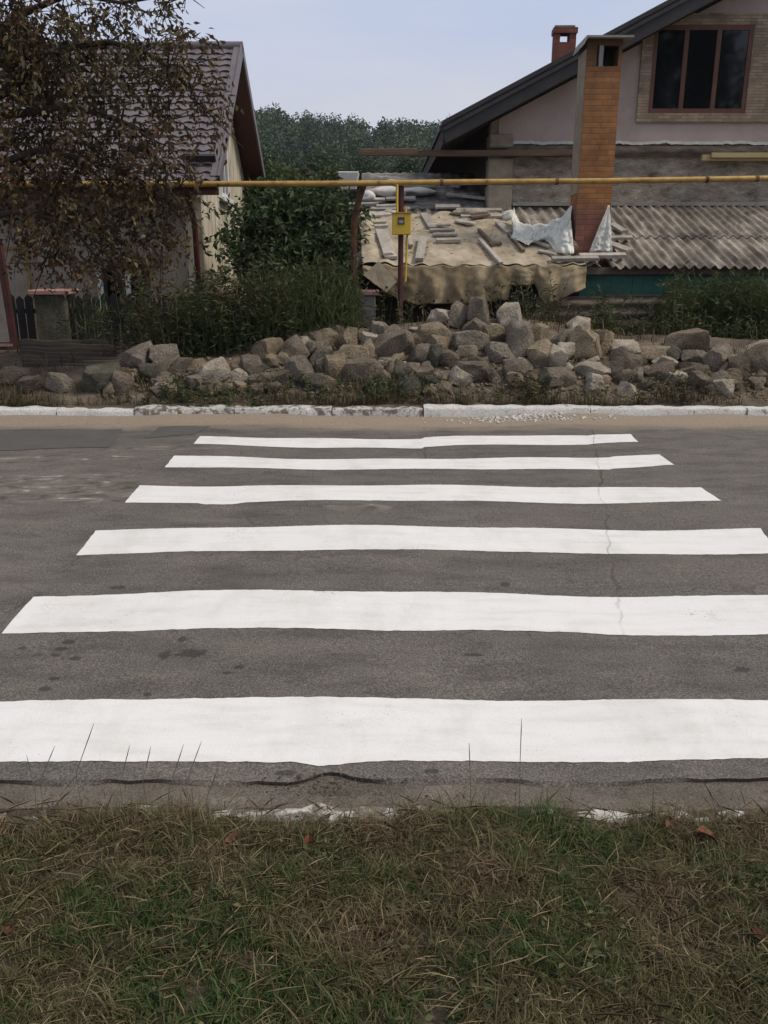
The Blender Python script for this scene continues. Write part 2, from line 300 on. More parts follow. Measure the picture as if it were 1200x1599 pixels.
M['vgrass'] = leafmat('verge_blade', [(0, (.026, .034, .015)), (.4, (.05, .062, .026)), (.7, (.13, .095, .05)), (1, (.24, .18, .10))], 1.7,
    [(0, (.05, .034, .022)), (.5, (.10, .07, .042)), (1, (.20, .155, .095))], .3, .6)
M['dead_leaf'] = mat('dead_leaf', [(.3, (.09, .034, .018)), (.7, (.20, .075, .038))], 30, .7, .3, .003, 80, rnd=.3)
M['stalk'] = mat('dry_stalk', [(.3, (.07, .065, .04)), (.7, (.16, .14, .08))], 20, .8, 0, rnd=.3)

def asphalt():
    m = bpy.data.materials.new('worn_asphalt'); nt, n, l, b = nodes_of(m)
    tcn = n.new('ShaderNodeTexCoord'); v = tcn.outputs['Object']; sx = n.new('ShaderNodeSeparateXYZ'); l.new(v, sx.inputs[0])
    X, Y = sx.outputs['X'], sx.outputs['Y']
    big = noise_n(n, l, v, .55, 5, .6); med = noise_n(n, l, v, 3.5, 6, .65, (.6, 1.6, 1)); fin = noise_n(n, l, v, 140, 3, .7); fin2 = noise_n(n, l, v, 45, 4, .7)
    c = ramp(n, l, big, [(.3, (.088, .082, .076)), (.7, (.122, .113, .104))])
    c = mixc(n, l, 1.0, c, ramp(n, l, med, [(.30, (.66, .66, .67)), (.5, (1, 1, 1)), (.72, (1.28, 1.25, 1.2))]), 'MULTIPLY')
    c = mixc(n, l, 1.0, c, ramp(n, l, fin, [(.32, (.42, .42, .42)), (.5, (1, 1, 1)), (.66, (1.9, 1.82, 1.7))]), 'MULTIPLY')
    c = mixc(n, l, 1.0, c, ramp(n, l, fin2, [(.3, (.82, .82, .82)), (.7, (1.18, 1.17, 1.15))]), 'MULTIPLY')
    # oil / tar spots
    vo = n.new('ShaderNodeTexVoronoi'); vo.inputs['Scale'].default_value = 2.3; l.new(v, vo.inputs['Vector'])
    spot = mathn(n, l, 'MULTIPLY', maprange(n, l, mathn(n, l, 'ADD', vo.outputs['Distance'], mathn(n, l, 'MULTIPLY', fin2, .12)), .12, .07), maprange(n, l, big, .5, .56))
    c = mixc(n, l, mathn(n, l, 'MULTIPLY', spot, .75, True), c, (.022, .02, .02))
    spots = [(95,1015,22,7),(88,1025,14,5),(35,1013,14,5),(107,1004,20,8),(118,1030,18,7),(86,1062,18,6),(72,1078,22,7),(258,1025,22,14),(300,1024,46,12),(286,1002,16,8),(374,1046,20,6),(356,1054,14,5),(230,1086,14,7),(1160,1045,26,10),(185,918,26,6),(790,913,16,8),(740,1022,34,5),(448,1205,36,9),(675,1205,24,8)]
    for (px, py, wpx, hpx) in spots:
        g0 = G(px, py); rx = wpx*PXM(g0)*.55; ry = abs(G(px, py - hpx/2).y - G(px, py + hpx/2).y)*.55
        dx = mathn(n, l, 'DIVIDE', mathn(n, l, 'SUBTRACT', X, g0.x), rx); dy = mathn(n, l, 'DIVIDE', mathn(n, l, 'SUBTRACT', Y, g0.y), ry)
        q = mathn(n, l, 'ADD', mathn(n, l, 'ADD', mathn(n, l, 'MULTIPLY', dx, dx), mathn(n, l, 'MULTIPLY', dy, dy)), mathn(n, l, 'MULTIPLY', mathn(n, l, 'SUBTRACT', fin2, .5), 3.0))
        c = mixc(n, l, maprange(n, l, q, 1.0, .5, 0, .72), c, (.03, .027, .026))
    # long construction joints: distance to noisy lines x = a + b*y
    wob = mathn(n, l, 'MULTIPLY', mathn(n, l, 'SUBTRACT', noise_n(n, l, v, 2.2, 4, .6), .5), .16)
    crack = None
    for (px0, py0, px1, py1, wid) in ((925, 665, 960, 905, .016), (661, 655, 664, 700, .014)):
        a, bq = G(px0, py0), G(px1, py1); k = (bq.x - a.x)/(bq.y - a.y)
        d = mathn(n, l, 'ABSOLUTE', mathn(n, l, 'SUBTRACT', mathn(n, l, 'ADD', X, wob), mathn(n, l, 'ADD', mathn(n, l, 'MULTIPLY', Y, k), a.x - k*a.y)))
        q = mathn(n, l, 'MULTIPLY', maprange(n, l, d, wid, wid*.3), maprange(n, l, Y, min(a.y, bq.y) - .8, min(a.y, bq.y) - .5))
        q = mathn(n, l, 'MULTIPLY', q, maprange(n, l, noise_n(n, l, v, 1.3, 3), .46, .56, .12, 1))
        crack = q if crack is None else mathn(n, l, 'MAXIMUM', crack, q)
    # random cracking, masked to a few areas
    ve = n.new('ShaderNodeTexVoronoi'); ve.feature = 'DISTANCE_TO_EDGE'; ve.inputs['Scale'].default_value = .9
    vv = n.new('ShaderNodeVectorMath'); vv.operation = 'ADD'; nv = n.new('ShaderNodeTexNoise'); nv.inputs['Scale'].default_value = 2.5; nv.inputs['Detail'].default_value = 5
    l.new(v, nv.inputs['Vector']); vs2 = n.new('ShaderNodeVectorMath'); vs2.operation = 'SCALE'; vs2.inputs[3].default_value = .5
    l.new(nv.outputs['Color'], vs2.inputs[0]); l.new(v, vv.inputs[0]); l.new(vs2.outputs[0], vv.inputs[1]); l.new(vv.outputs[0], ve.inputs['Vector'])
    rc = mathn(n, l, 'MULTIPLY', maprange(n, l, ve.outputs['Distance'], .012, .003), maprange(n, l, noise_n(n, l, v, .8, 2), .52, .6))
    crack = mathn(n, l, 'MAXIMUM', crack, mathn(n, l, 'MULTIPLY', rc, .7), True)
    c = mixc(n, l, mathn(n, l, 'MULTIPLY', crack, .55), c, (.045, .04, .035))
    # right of the joint an older, coarser, darker lane
    # broken-up pale cobble area at the left and gravelly area at the right
    def blob(cx, cy, rx, ry):
        dx = mathn(n, l, 'DIVIDE', mathn(n, l, 'SUBTRACT', X, cx), rx); dy = mathn(n, l, 'DIVIDE', mathn(n, l, 'SUBTRACT', Y, cy), ry)
        return maprange(n, l, mathn(n, l, 'ADD', mathn(n, l, 'ADD', mathn(n, l, 'MULTIPLY', dx, dx), mathn(n, l, 'MULTIPLY', dy, dy)), mathn(n, l, 'MULTIPLY', mathn(n, l, 'SUBTRACT', med, .5), 2.2)), 1.05, .6)
    rub = ramp(n, l, noise_n(n, l, v, 7, 6, .7, (.6, 1.3, 1), .8), [(.36, (.06, .052, .044)), (.47, (.12, .106, .092)), (.58, (.17, .15, .13)), (.66, (.36, .33, .30))])
    for (px, py, rx, ry) in ((60, 757, 1.15, .33), (150, 773, .8, .25), (60, 716, 1.0, .14), (240, 702, .7, .10), (560, 797, .22, .12)):
        g0 = G(px, py); c = mixc(n, l, mathn(n, l, 'MULTIPLY', blob(g0.x, g0.y, rx, ry), .9, True), c, rub)
    grav = ramp(n, l, noise_n(n, l, v, 85, 5, .8), [(.36, (.05, .045, .04)), (.52, (.12, .105, .09)), (.66, (.36, .32, .27))])
    for (px, py, rx, ry) in ((990, 803, 1.0, .28), (1150, 890, .8, .2), (500, 1215, .12, .10)):
        g0 = G(px, py); c = mixc(n, l, mathn(n, l, 'MULTIPLY', blob(g0.x, g0.y, rx, ry), .42, True), c, grav)
    # dust blown against the far kerb and along the near edge
    yy = mathn(n, l, 'ADD', Y, mathn(n, l, 'MULTIPLY', mathn(n, l, 'SUBTRACT', med, .5), .5))
    du = maprange(n, l, yy, 8.02, 8.40)
    dust = ramp(n, l, fin2, [(.3, (.21, .165, .12)), (.7, (.31, .255, .20))])
    c = mixc(n, l, mathn(n, l, 'MULTIPLY', du, .95), c, dust)
    l.new(c, b.inputs['Base Color']); b.inputs['Roughness'].default_value = .85; b.inputs['Specular IOR Level'].default_value = .3
    h = mathn(n, l, 'ADD', mathn(n, l, 'MULTIPLY', fin, .5), mathn(n, l, 'ADD', mathn(n, l, 'MULTIPLY', fin2, .6), mathn(n, l, 'MULTIPLY', crack, -2.0)))
    bumpn(n, l, b, h, .55, .006); return m
M['asphalt'] = asphalt()
M['patch'] = mat('new_asphalt_patch', [(.3, (.080, .074, .070)), (.7, (.104, .097, .090))], 3, .85, .5, .005, 130, fine=.15)
def paint():
    m = bpy.data.materials.new('road_paint'); nt, n, l, b = nodes_of(m); tcn = n.new('ShaderNodeTexCoord'); v = tcn.outputs['Object']
    sx = n.new('ShaderNodeSeparateXYZ'); l.new(v, sx.inputs[0])
    f = noise_n(n, l, v, 5, 6, .6, (.5, 2.5, 1)); c = ramp(n, l, f, [(.25, (.62, .61, .59)), (.5, (.70, .70, .695)), (.8, (.735, .735, .735))])
    sp = noise_n(n, l, v, 95, 4, .75, (.8, 1.2, 1)); wear = noise_n(n, l, v, 1.7, 5, .65)
    thr = mathn(n, l, 'SUBTRACT', sp, mathn(n, l, 'MULTIPLY', maprange(n, l, wear, .44, .68), .15))
    c = mixc(n, l, maprange(n, l, thr, .285, .225), c, (.16, .15, .14))
    # the joint in the road shows through
    wob = mathn(n, l, 'MULTIPLY', mathn(n, l, 'SUBTRACT', noise_n(n, l, v, 2.2, 4, .6), .5), .16)
    a, bq = G(925, 665), G(960, 905); k = (bq.x - a.x)/(bq.y - a.y)
    d = mathn(n, l, 'ABSOLUTE', mathn(n, l, 'SUBTRACT', mathn(n, l, 'ADD', sx.outputs['X'], wob), mathn(n, l, 'ADD', mathn(n, l, 'MULTIPLY', sx.outputs['Y'], k), a.x - k*a.y)))
    c = mixc(n, l, mathn(n, l, 'MULTIPLY', maprange(n, l, mathn(n, l, 'ADD', d, mathn(n, l, 'MULTIPLY', sp, .012)), .016, .008), mathn(n, l, 'MULTIPLY', maprange(n, l, wear, .40, .62, 0, .6), maprange(n, l, sx.outputs['Y'], 3.0, 3.2))), c, (.2, .19, .19))
    c = mixc(n, l, 1.0, c, ramp(n, l, noise_n(n, l, v, 150, 3, .7), [(.30, (.86, .86, .86)), (.46, (1, 1, 1))]), 'MULTIPLY'); c = mixc(n, l, 1.0, c, ramp(n, l, noise_n(n, l, v, 2.4, 6, .7, (1, .5, 1)), [(.32, (.90, .89, .87)), (.52, (1.02, 1.02, 1.02))]), 'MULTIPLY')
    l.new(c, b.inputs['Base Color']); b.inputs['Roughness'].default_value = .7; b.inputs['Specular IOR Level'].default_value = .3
    bumpn(n, l, b, mathn(n, l, 'ADD', noise_n(n, l, v, 140, 3, .7), mathn(n, l, 'MULTIPLY', f, .6)), .35, .004); return m
M['paint'] = paint()

# ------------------------------------------------------------ ground, road, verge
def road_z(x, y):
    return (.035 + .03*mnoise.noise((x*1.3, 0, 6)))*smooth((y - 8.40)/.35) + .010*math.sin(x*1.3 + .5*y) + .008*math.sin(2.1*x - 1.1*y + 1) + .004*math.sin(5*x + 3*y) - .004*abs(y - 5)
SX = [(p - 600)/F*10.3 for p in (-400, 40, 200, 300, 400, 500, 600, 700, 830, 900, 1000, 1100, 1200, 1500)]
SV = [.30, .30, .38, .42, .62, .82, .88, 1.08, 1.10, .92, .62, .66, .55, .4]
def mound(x, y):
    base = interp(y, [8.75, 8.80, 8.87, 8.95, 9.3, 9.7, 10.1, 10.5, 10.85, 11.15, 11.6, 12.2, 16, 24, 60], [.0, .055, .082, .105, .20, .27, .30, .32, .33, .32, .30, .26, .2, -.4, -4])
    up = interp(y, [9.15, 9.45, 9.75, 10.1, 10.5, 10.85, 11.05, 11.4, 11.7], [0, .05, .13, .25, .40, .50, .46, .15, 0])
    return base + up*interp(x, SX, SV) + (.035*mnoise.noise((x*1.7, y*1.7, 0)) + .015*mnoise.noise((x*6, y*6, 3)))*smooth((y - 8.7)/.4 + .25)
def near_z(x, y): return .02 + .02*mnoise.noise((x*2, y*2, 5)) + (.02 if y < 1.9 else .0)

# ground: one sheet to the horizon, below everything
mb = MB()
xs = [-420, -380, -300, -90, -30, -12, -6, 0, 6, 12, 30, 90, 300, 380, 420]; ys = [-420, -300, -90, -20, 0, 2, 5, 8.8, 12, 20, 40, 60, 75, 420]
mb.grid(lambda u, v: (xs[round(u*14)], ys[round(v*13)], -.12 if ys[round(v*13)] < 18 else (-1.2 if ys[round(v*13)] < 30 else -4.6)), 14, 13)
struct(mb.build('ground', M['soil']))
# verge behind the far kerb with the earth mound under the rubble
mb = MB(); mb.grid(lambda u, v: (lambda x, y: (x, y, mound(x, y)))(lerp(-12, 12, u), 8.765 + 18*(v**2.2)), 240, 90)
struct(mb.build('verge', M['verge_soil'], smooth_deg=180))
# near verge: earth under the grass and the sandy strip by the road
mb = MB(); mb.grid(lambda u, v: (lambda x, y: (x, y, near_z(x, y)))(lerp(-6, 6, u), lerp(-3, 2.2, v)), 160, 70)
struct(mb.build('grass_bank', M['soil'], smooth_deg=180))
mb = MB()
def sandf(u, v):
    x = lerp(-12, 12, u); y = lerp(2.19, 2.60, v)
    zz = lambda z: min(z, road_z(x, y) - .010*smooth((y - 2.28)/.08)) if y > 2.28 else z
    return (x, y, zz(.004 - .012*smooth((y-2.26)/.10) + .007*mnoise.noise((x*5, y*5, 1)) + .004*mnoise.noise((x*22, y*22, 1))))
mb.grid(sandf, 500, 14); struct(mb.build('roadside_strip', M['sand'], smooth_deg=180))
# road
mb = MB()
def edge_y(x): return 2.372 + .022*mnoise.noise((x*2.3, 0, 0)) + .016*mnoise.noise((x*9, 4, 0)) + .010*mnoise.noise((x*30, 4, 0)) + .006*mnoise.noise((x*70, 4, 0)) + (.06*math.exp(-((x + .175)/.08)**2))
def roadf(u, v):
    x = lerp(-12, 12, u); y = lerp(edge_y(x), 8.80, v); return (x, y, road_z(x, y) + .006)
mb.grid(roadf, 700, 60)
n = 701
top = mb.v[:n]; b0 = len(mb.v)
mb.v += [(x, y - .020 + .028*smooth((mnoise.noise((x*2.2, 8, 0)) + .15)/.3), z - .018) for x, y, z in top]; mb.f += [(i, b0+i, b0+i+1, i+1) for i in range(n-1)]
struct(mb.build('road', M['asphalt'], smooth_deg=40))
# darker patch of newer asphalt, far left, and the small one beside the stripes
def sheet(name, poly_px, m, lift, n=24):
    mb = MB(); (tl, tr, br, bl) = [G(*p) for p in poly_px]
    def fn(u, v):
        p = tl.lerp(tr, u).lerp(bl.lerp(br, u), v); w = .03 * mnoise.noise((p.x*3, p.y*3, 9))
        if v in (0, 1): p.y += w
        return (p.x, p.y, road_z(p.x, p.y) + lift)
    mb.grid(fn, n, 6); return mb.build(name, m, smooth_deg=180)
struct(sheet('road_patch', ((-420, 671), (192, 669), (172, 700), (-480, 702)), M['patch'], .010, 60))
struct(sheet('road_patch', ((250, 668), (330, 667), (304, 682), (226, 686)), M['patch'], .010))

# zebra stripes: edges as (photo x, far edge y, near edge y)
ST = [
 ('farthest and shortest-looking white zebra stripe, nearest the far kerb', [(308,684.5,697),(420,685,698),(500,684,699),(600,683,697.5),(659,683,698.5),(663,681,696),(710,679.5,694.5),(830,680,694.5),(918,681.5,694.5),(930,680,693),(990,677.5,690.5)], (313,303,985,997)),
 ('second white zebra stripe from the far kerb', [(265,714.5,732),(450,716.5,733),(600,716.5,734),(720,716,733),(930,713.5,732),(952,713,731.5),(959,711.5,730),(1040,709.5,725.5)], (272,258,1030,1053)),
 ('third white zebra stripe from the far kerb, scuffed at its left end', [(205,760.5,787.5),(310,761,787),(320,761,789),(365,761,789),(385,760.5,786.5),(600,760,785),(850,759.5,784.5),(1000,759.5,783.5),(1110,760,782)], (219,195,1095,1127)),
 ('fourth white zebra stripe from the far kerb, its right end at the picture edge', [(130,829.5,866),(350,827.5,866),(600,826.5,864.5),(740,825.5,861.5),(830,825,861),(950,826,864),(1100,826.5,864.5),(1200,827,864.5)], (150,119,1187,1216)),
 ('white zebra stripe crossed by a crack near its right end, next to the nearest stripe', [(25,931.5,989.5),(300,928.5,987.5),(600,928,987),(750,927.5,985),(900,929.5,988.5),(970,930.5,991.5),(1100,930.5,991.5),(1400,930,991)], (52,2,1328,1411)),
 ('nearest and widest white zebra stripe, beside the grass bank', [(-160,1098,1194),(0,1098,1193),(200,1095,1190.5),(330,1092.5,1188.5),(455,1092,1189.5),(480,1092,1194),(505,1092,1196),(530,1092,1194.5),(560,1092,1191),(600,1092,1190),(800,1094,1190.5),(1000,1095,1190.5),(1200,1095,1188.5),(1600,1096,1189)], (-115,-212,1560,1690)),
]
for lab, e, (tl, bl, tr, br) in ST:
    mb = MB(); q = [a[0] for a in e]; N = 220
    def stf(u, v):
        pf = lerp(tl, tr, u); pn = lerp(bl, br, u)
        a = G(pf, interp(pf, q, [k[1] for k in e])); b = G(pn, interp(pn, q, [k[2] for k in e]))
        p = a.lerp(b, v)
        if v in (0, 1): p.y += .006*mnoise.noise((p.x*14, p.y*3, 2)) + .004*mnoise.noise((p.x*45, p.y, 2))
        if u in (0, 1): p.x += .006*mnoise.noise((p.x, p.y*30, 7))
        return (p.x, p.y, road_z(p.x, p.y) + .0085)
    mb.grid(stf, N, 8)
    tag(mb.build('zebra_stripe', M['paint'], smooth_deg=180), lab, 'road marking', 'zebra crossing stripes')

# kerbs
def kerbf(px0, px1, m, lab, k, h=.10, jit=.012):
    x0 = (px0 - 600)*.00672; x1 = (px1 - 600)*.00672 - .012
    mb = MB(); nseg = max(6, int((x1-x0)/.05)); prof = [(8.735, -.05), (8.74, h-.025), (8.752, h-.006), (8.775, h), (8.885, h), (8.90, h-.03), (8.90, -.05)]
    vs_ = []
    for i in range(nseg+1):
        x = lerp(x0, x1, i/nseg)
        for (y, z) in prof:
            w = mnoise.noise((x*5, y*20, k)); w2 = mnoise.noise((x*18, y*30, k+5))
            vs_.append((x, y + jit*w + .005*w2 + .01*math.sin(k*3), z + (jit*w*.9 + .006*w2 + .008*math.sin(k*2.3) if z > 0 else 0)))
    np_ = len(prof); fs = [(i*np_+j, i*np_+j+1, (i+1)*np_+j+1, (i+1)*np_+j) for i in range(nseg) for j in range(np_-1)]
    fs += [tuple(range(np_)), tuple(nseg*np_ + j for j in range(np_-1, -1, -1))]
    mb.add(vs_, fs)
    tag(mb.build('kerb_stone', m, smooth_deg=45), lab, 'kerb stone', 'whitewashed kerb stones')
for i, a in enumerate([
    (-420, -110, 'kerb', 'whitewashed kerb stone just beyond the left edge of the picture'),
    (-110, 92, 'kerb', 'bright whitewashed kerb stone at the left, below the old corrugated sheet'),
    (92, 212, 'kerb', 'short whitewashed kerb stone before the overgrown stretch at the left'),
    (212, 368, 'kerb_old', 'worn kerb stone almost hidden by weeds, its whitewash gone'),
    (368, 520, 'kerb_old', 'worn kerb stone with patchy whitewash, left of the gas meter post'),
    (520, 662, 'kerb_old', 'kerb stone with flaking whitewash in line with the gas meter post'),
    (662, 922, 'kerb', 'long whitewashed kerb stone with a heap of pale dust before it'),
    (922, 1165, 'kerb', 'clean whitewashed kerb stone right of the dust heap'),
    (1165, 1400, 'kerb', 'whitest kerb stone at the right edge of the picture'),
    ]): kerbf(a[0], a[1], M[a[2]], a[3], i, .086 if i < 3 else .10 if a[2] == 'kerb' else .096, .016 if a[2] == 'kerb' else .022)
# sunken near kerb peeping through the grass
mb = MB(); mb.grid(lambda u, v: (lambda x, y: (x, y, .012 + .026*max(math.exp(-((x + .71)/.07)**2), math.exp(-((x + .21)/.22)**2), .8*math.exp(-((x - .12)/.10)**2), .5*math.exp(-((x - .5)/.06)**2)) + .020*mnoise.noise((x*16, y*24, 0)) - (.03 if v in (0, 1) else 0)))(lerp(-6, 6, u), lerp(2.13, 2.20, v)), 240, 5)
tag(mb.build('sunken_kerb', M['kerb_old'], smooth_deg=60), 'sunken kerb with flecks of white paint along the near grass edge', 'kerb')

# ------------------------------------------------------------ rubble stones
def ground_hit(px, py, off):
    d = ray(px, py); Y = 8.95
    while Y < 11.0:
        p = Vector((0, 0, CAMH)) + d*(Y/d.y)
        if p.z <= mound(p.x, Y) + off: return p
        Y += .02
    return None
def make_stone(px, py, w, h, rot, m, lab, seed, chunky=1.0, group='limestone rubble heaped along the verge'):
    rnd = random.Random(seed)
    mm = .0077; hm = h*mm; p = ground_hit(px, py, hm*.30)
    if p is None: p = P(px, py, 10.8)
    mm = PXM(p); wm, hm = w*mm*1.06, h*mm*1.06; dm = (wm*hm)**.5*rnd.uniform(.85, 1.25)
    bm = bmesh.new(); bmesh.ops.create_cube(bm, size=2); bmesh.ops.subdivide_edges(bm, edges=list(bm.edges), cuts=9, use_grid_fill=True)
    planes = []
    for k in range(rnd.randint(5, 10)):
        nv = Vector((rnd.uniform(-1, 1), rnd.uniform(-1, .6), rnd.uniform(-.6, 1))).normalized(); planes.append((nv, rnd.uniform(.80, 1.2)*chunky))
    sh = rnd.uniform(-.18, .18); tp = rnd.uniform(.0, .22); off = seed*3.1
    for v in bm.verts:
        c = v.co.copy()
        mx_ = max(abs(c.x), abs(c.y), abs(c.z)); rr = c.length; c = c*lerp(1, (mx_/rr)*1.22, .16)      # slightly rounded block
        for nv, dd in planes:
            e = c.dot(nv) - dd
            if e > 0: c -= nv*e
        c.x *= 1 - tp*c.z*.5; c.x += sh*c.z
        nn = mnoise.noise_vector((c.x*1.1 + off, c.y*1.1, c.z*1.1)); c += Vector(nn)*.10
        nn = mnoise.noise_vector((c.x*3.6 + off, c.y*3.6, c.z*3.6)); c += Vector(nn)*.04
        nn = mnoise.noise_vector((c.x*9 + off, c.y*9, c.z*9)); c += Vector(nn)*.018
        v.co = Vector((c.x*wm/2, c.y*dm/2, c.z*hm/2))
    mt = Matrix.Rotation(R(-rot), 4, 'Y') @ Matrix.Rotation(rnd.uniform(-.45, .45), 4, 'Z') @ Matrix.Rotation(rnd.uniform(-.25, .25), 4, 'X')
    bm.transform(mt)
    me = bpy.data.meshes.new('stone_block'); bm.to_mesh(me); bm.free(); me.materials.append(m)
    me.polygons.foreach_set('use_smooth', [True]*len(me.polygons)); me.set_sharp_from_angle(angle=R(28))
    o = bpy.data.objects.new('stone_block', me); col.objects.link(o); o.location = p
    tag(o, lab, 'stone', group); return o
T, Gy, B_, Pl, Mo = 'stone_tan', 'stone_grey', 'stone_brown', 'stone_pale', 'stone_moss'
STONES = [
 (25,588,44,26,0,B_,'brown stone at the far left below the gate'),
 (50,600,28,24,10,B_,'small brown stone left of the dark hollow under the old sheet'),
 (97,600,36,24,-25,Gy,'wedge-shaped grey stone under the old corrugated sheet'),
 (160,592,54,42,5,Mo,'wide mossy stone right of the wedge-shaped stone under the old sheet'),
 (192,600,34,34,-20,B_,'dark stone in the shade at the right end of the old sheet'),
 (215,558,40,30,15,Gy,'rounded stone with a cream patch, topmost at the left end of the heap'),
 (257,559,42,38,0,Gy,'dome-shaped grey stone at the left end of the heap'),
 (240,585,40,30,0,Mo,'low mossy stone below the dome-shaped grey stone'),
 (285,576,34,32,0,B_,'square-cut dark block right of the dome-shaped stone'),
 (308,577,24,28,10,T,'tan stone wedged against the square-cut dark block'),
 (305,599,28,24,0,Gy,'low grey stone below the tan wedged one'),
 (335,586,44,40,25,'stone_pale','leaning pinkish slab with a broken edge, left part of the heap'),
 (368,593,34,32,-20,'stone_pale','pale pinkish chunk right of the leaning slab'),
 (357,603,20,20,0,Gy,'small grey stone under the pale pinkish chunk'),
 (393,572,28,30,0,Gy,'bluish-grey five-sided stone standing alone'),
 (420,551,48,36,15,T,'tilted brownish block above the small buff one'),
 (426,565,24,22,0,T,'small buff block under the tilted brownish block'),
 (454,554,48,34,42,B_,'dark brown block tipped up on its corner'),
 (477,538,24,22,10,Pl,'cream-topped stone on the shoulder of the heap'),
 (493,547,26,24,0,Gy,'round grey stone right of the cream-topped one'),
 (406,595,44,20,0,B_,'low half-buried brown slab below the bluish stone'),
 (443,590,28,24,0,B_,'dark pinkish stone at the foot of the tipped-up block'),
 (470,580,30,44,28,Gy,'grey slab leaning left on the heap front'),
 (497,562,28,24,0,Mo,'dark greenish stone in a hollow under the round grey one'),
 (503,574,26,24,20,Gy,'grey stone between the leaning slab and the chipped hexagonal block'),
 (525,576,32,36,0,T,'hexagonal block with a pale chip off its top'),
 (495,596,44,24,0,Mo,'mossy block with a pale flat top at the heap foot'),
 (509,531,38,30,8,T,'two-faced buff block on the crest, left of the upright one'),
 (526,519,22,20,0,Gy,'grey stone peeping out behind the two buff crest blocks'),
 (541,531,24,34,0,T,'upright buff block on the crest, left of the meter post'),
 (555,554,44,24,0,T,'slab with a pale flat top and dark front under the crest'),
 (576,533,28,22,-10,Pl,'pale rounded stone on the crest near the meter post'),
 (568,521,26,14,0,Gy,'thin grey slab behind the pale rounded crest stone'),
 (573,550,26,28,15,T,'tan stone under the pale rounded crest stone'),
 (600,521,38,30,-15,Gy,'grey block on the crest just left of the meter post'),
 (614,541,60,36,18,B_,'large brown-grey lump in front of the meter post'),
 (567,579,58,30,0,B_,'long dark block at the heap front, left of the flat grey one'),
 (608,570,38,20,0,Gy,'flat grey block below the large brown-grey lump'),
 (646,534,28,24,0,T,'small square buff block right of the meter post'),
 (650,515,20,9,0,Pl,'thin pale slab lying above the square buff block'),
 (683,524,56,34,-33,T,'large block tilted to the right with a pale top face'),
 (694,498,44,24,-15,Pl,'block with a pale orange end on top of the tilted large block'),
 (680,558,28,36,10,Mo,'pointed greenish stone under the tilted large block'),
 (660,556,32,30,0,Gy,'dark grey stone left of the pointed greenish one'),
 (701,562,30,26,0,B_,'brown stone right of the pointed greenish one'),
 (640,580,30,24,0,B_,'brown stone at the heap foot below the meter post'),
 (676,596,34,18,0,Mo,'half-buried greenish dome at the foot of the heap'),
 (718,495,28,40,-14,Gy,'grey slab tilted against the tall upright block'),
 (748,493,30,52,0,Gy,'tall upright rectangular block at the top of the heap'),
 (757,521,14,10,0,Pl,'tiny pale chip at the foot of the tall upright block'),
 (795,494,36,32,25,Pl,'pale grey block on the crest, right of the tall upright one'),
 (776,522,34,28,0,T,'squared block with a pale right edge under the pale grey crest block'),
 (736,530,54,28,-5,Gy,'wide grey stone under the tall upright block'),
 (813,533,40,54,8,Gy,'big upright grey boulder at the right end of the high crest'),
 (838,530,24,44,-20,T,'narrow tan stone behind the big upright grey boulder'),
 (785,552,44,28,-10,Gy,'grey stone left of the foot of the big upright boulder'),
 (728,554,34,24,0,B_,'brownish stone under the wide grey stone'),
 (735,580,56,28,0,B_,'crumbling brown block at the foot of the heap centre'),
 (806,577,36,26,0,B_,'dark stone below the big upright grey boulder'),
 (846,555,42,36,18,T,'tan-brown block right of the big upright boulder'),
 (870,562,30,32,-30,Pl,'stone with a pale slanted face right of the tan-brown block'),
 (879,534,32,30,10,Gy,'grey stone below and left of the pale nose-shaped stone'),
 (905,510,32,24,-10,Pl,'pale nose-shaped stone crowning the right-hand peak'),
 (915,541,48,56,0,T,'big triangular tan block forming the right-hand peak'),
 (943,537,28,36,-25,T,'tan stone leaning on the right side of the peak'),
 (976,548,42,26,0,Pl,'pale rounded stone right of the right-hand peak'),
 (925,579,54,20,0,Pl,'flat pinkish stone at the foot of the right-hand peak'),
 (934,594,30,16,-15,Pl,'broken pale pinkish piece below the flat pinkish stone'),
 (873,588,48,24,0,B_,'brown stone in the weeds left of the flat pinkish stone'),
 (975,570,48,34,0,B_,'dark stone under the pale rounded one, overgrown with dry grass'),
 (1025,556,56,26,0,T,'flat slab with a pale top, right of the pale rounded stone'),
 (1030,582,44,26,10,B_,'brown stone under the flat slab with a pale top'),
 (1072,535,64,32,12,T,'large pale-topped block with a hole in its face'),
 (1083,560,38,24,0,Gy,'grey stone under the large block with a hole'),
 (1085,582,44,28,0,B_,'brown stone below the grey one under the holed block'),
 (1120,564,44,40,0,Gy,'grey-brown block right of the large block with a hole'),
 (1110,543,28,22,0,Gy,'grey stone behind the right end of the holed block'),
 (1137,593,32,30,0,T,'squared buff block standing on the verge at the right'),
 (1153,577,30,40,15,B_,'brown stone behind the squared buff block'),
 (1188,562,70,44,10,B_,'brown mound-like stone at the right edge'),
 (1190,544,60,16,12,Pl,'pale slab lying on the brown stone at the right edge'),
]
for i, (px, py, w, h, rot, m, lab) in enumerate(STONES): make_stone(px, py, w, h, rot, M[m], lab, i+1)
# filler stones that nothing tells apart
XC = [150, 230, 300, 400, 500, 600, 700, 800, 900, 1000, 1100, 1240]; YT = [592, 566, 578, 556, 530, 524, 505, 505, 530, 556, 552, 552]
for i in range(190):
    px = random.uniform(170, 1235); yt = interp(px, XC, YT); py = yt + (612 - yt)*random.random()**.8
    big = random.random() < .45
    w = random.uniform(20, 32) if big else random.uniform(9, 18)
    make_stone(px, py, w, w*random.uniform(.5, .95), random.uniform(-45, 45), M[random.choice([B_, B_, Gy, Gy, T, T, Pl, Mo])], 'small broken limestone lump lying among the larger rubble stones', 200+i, 1.0, 'small limestone lumps in the rubble')
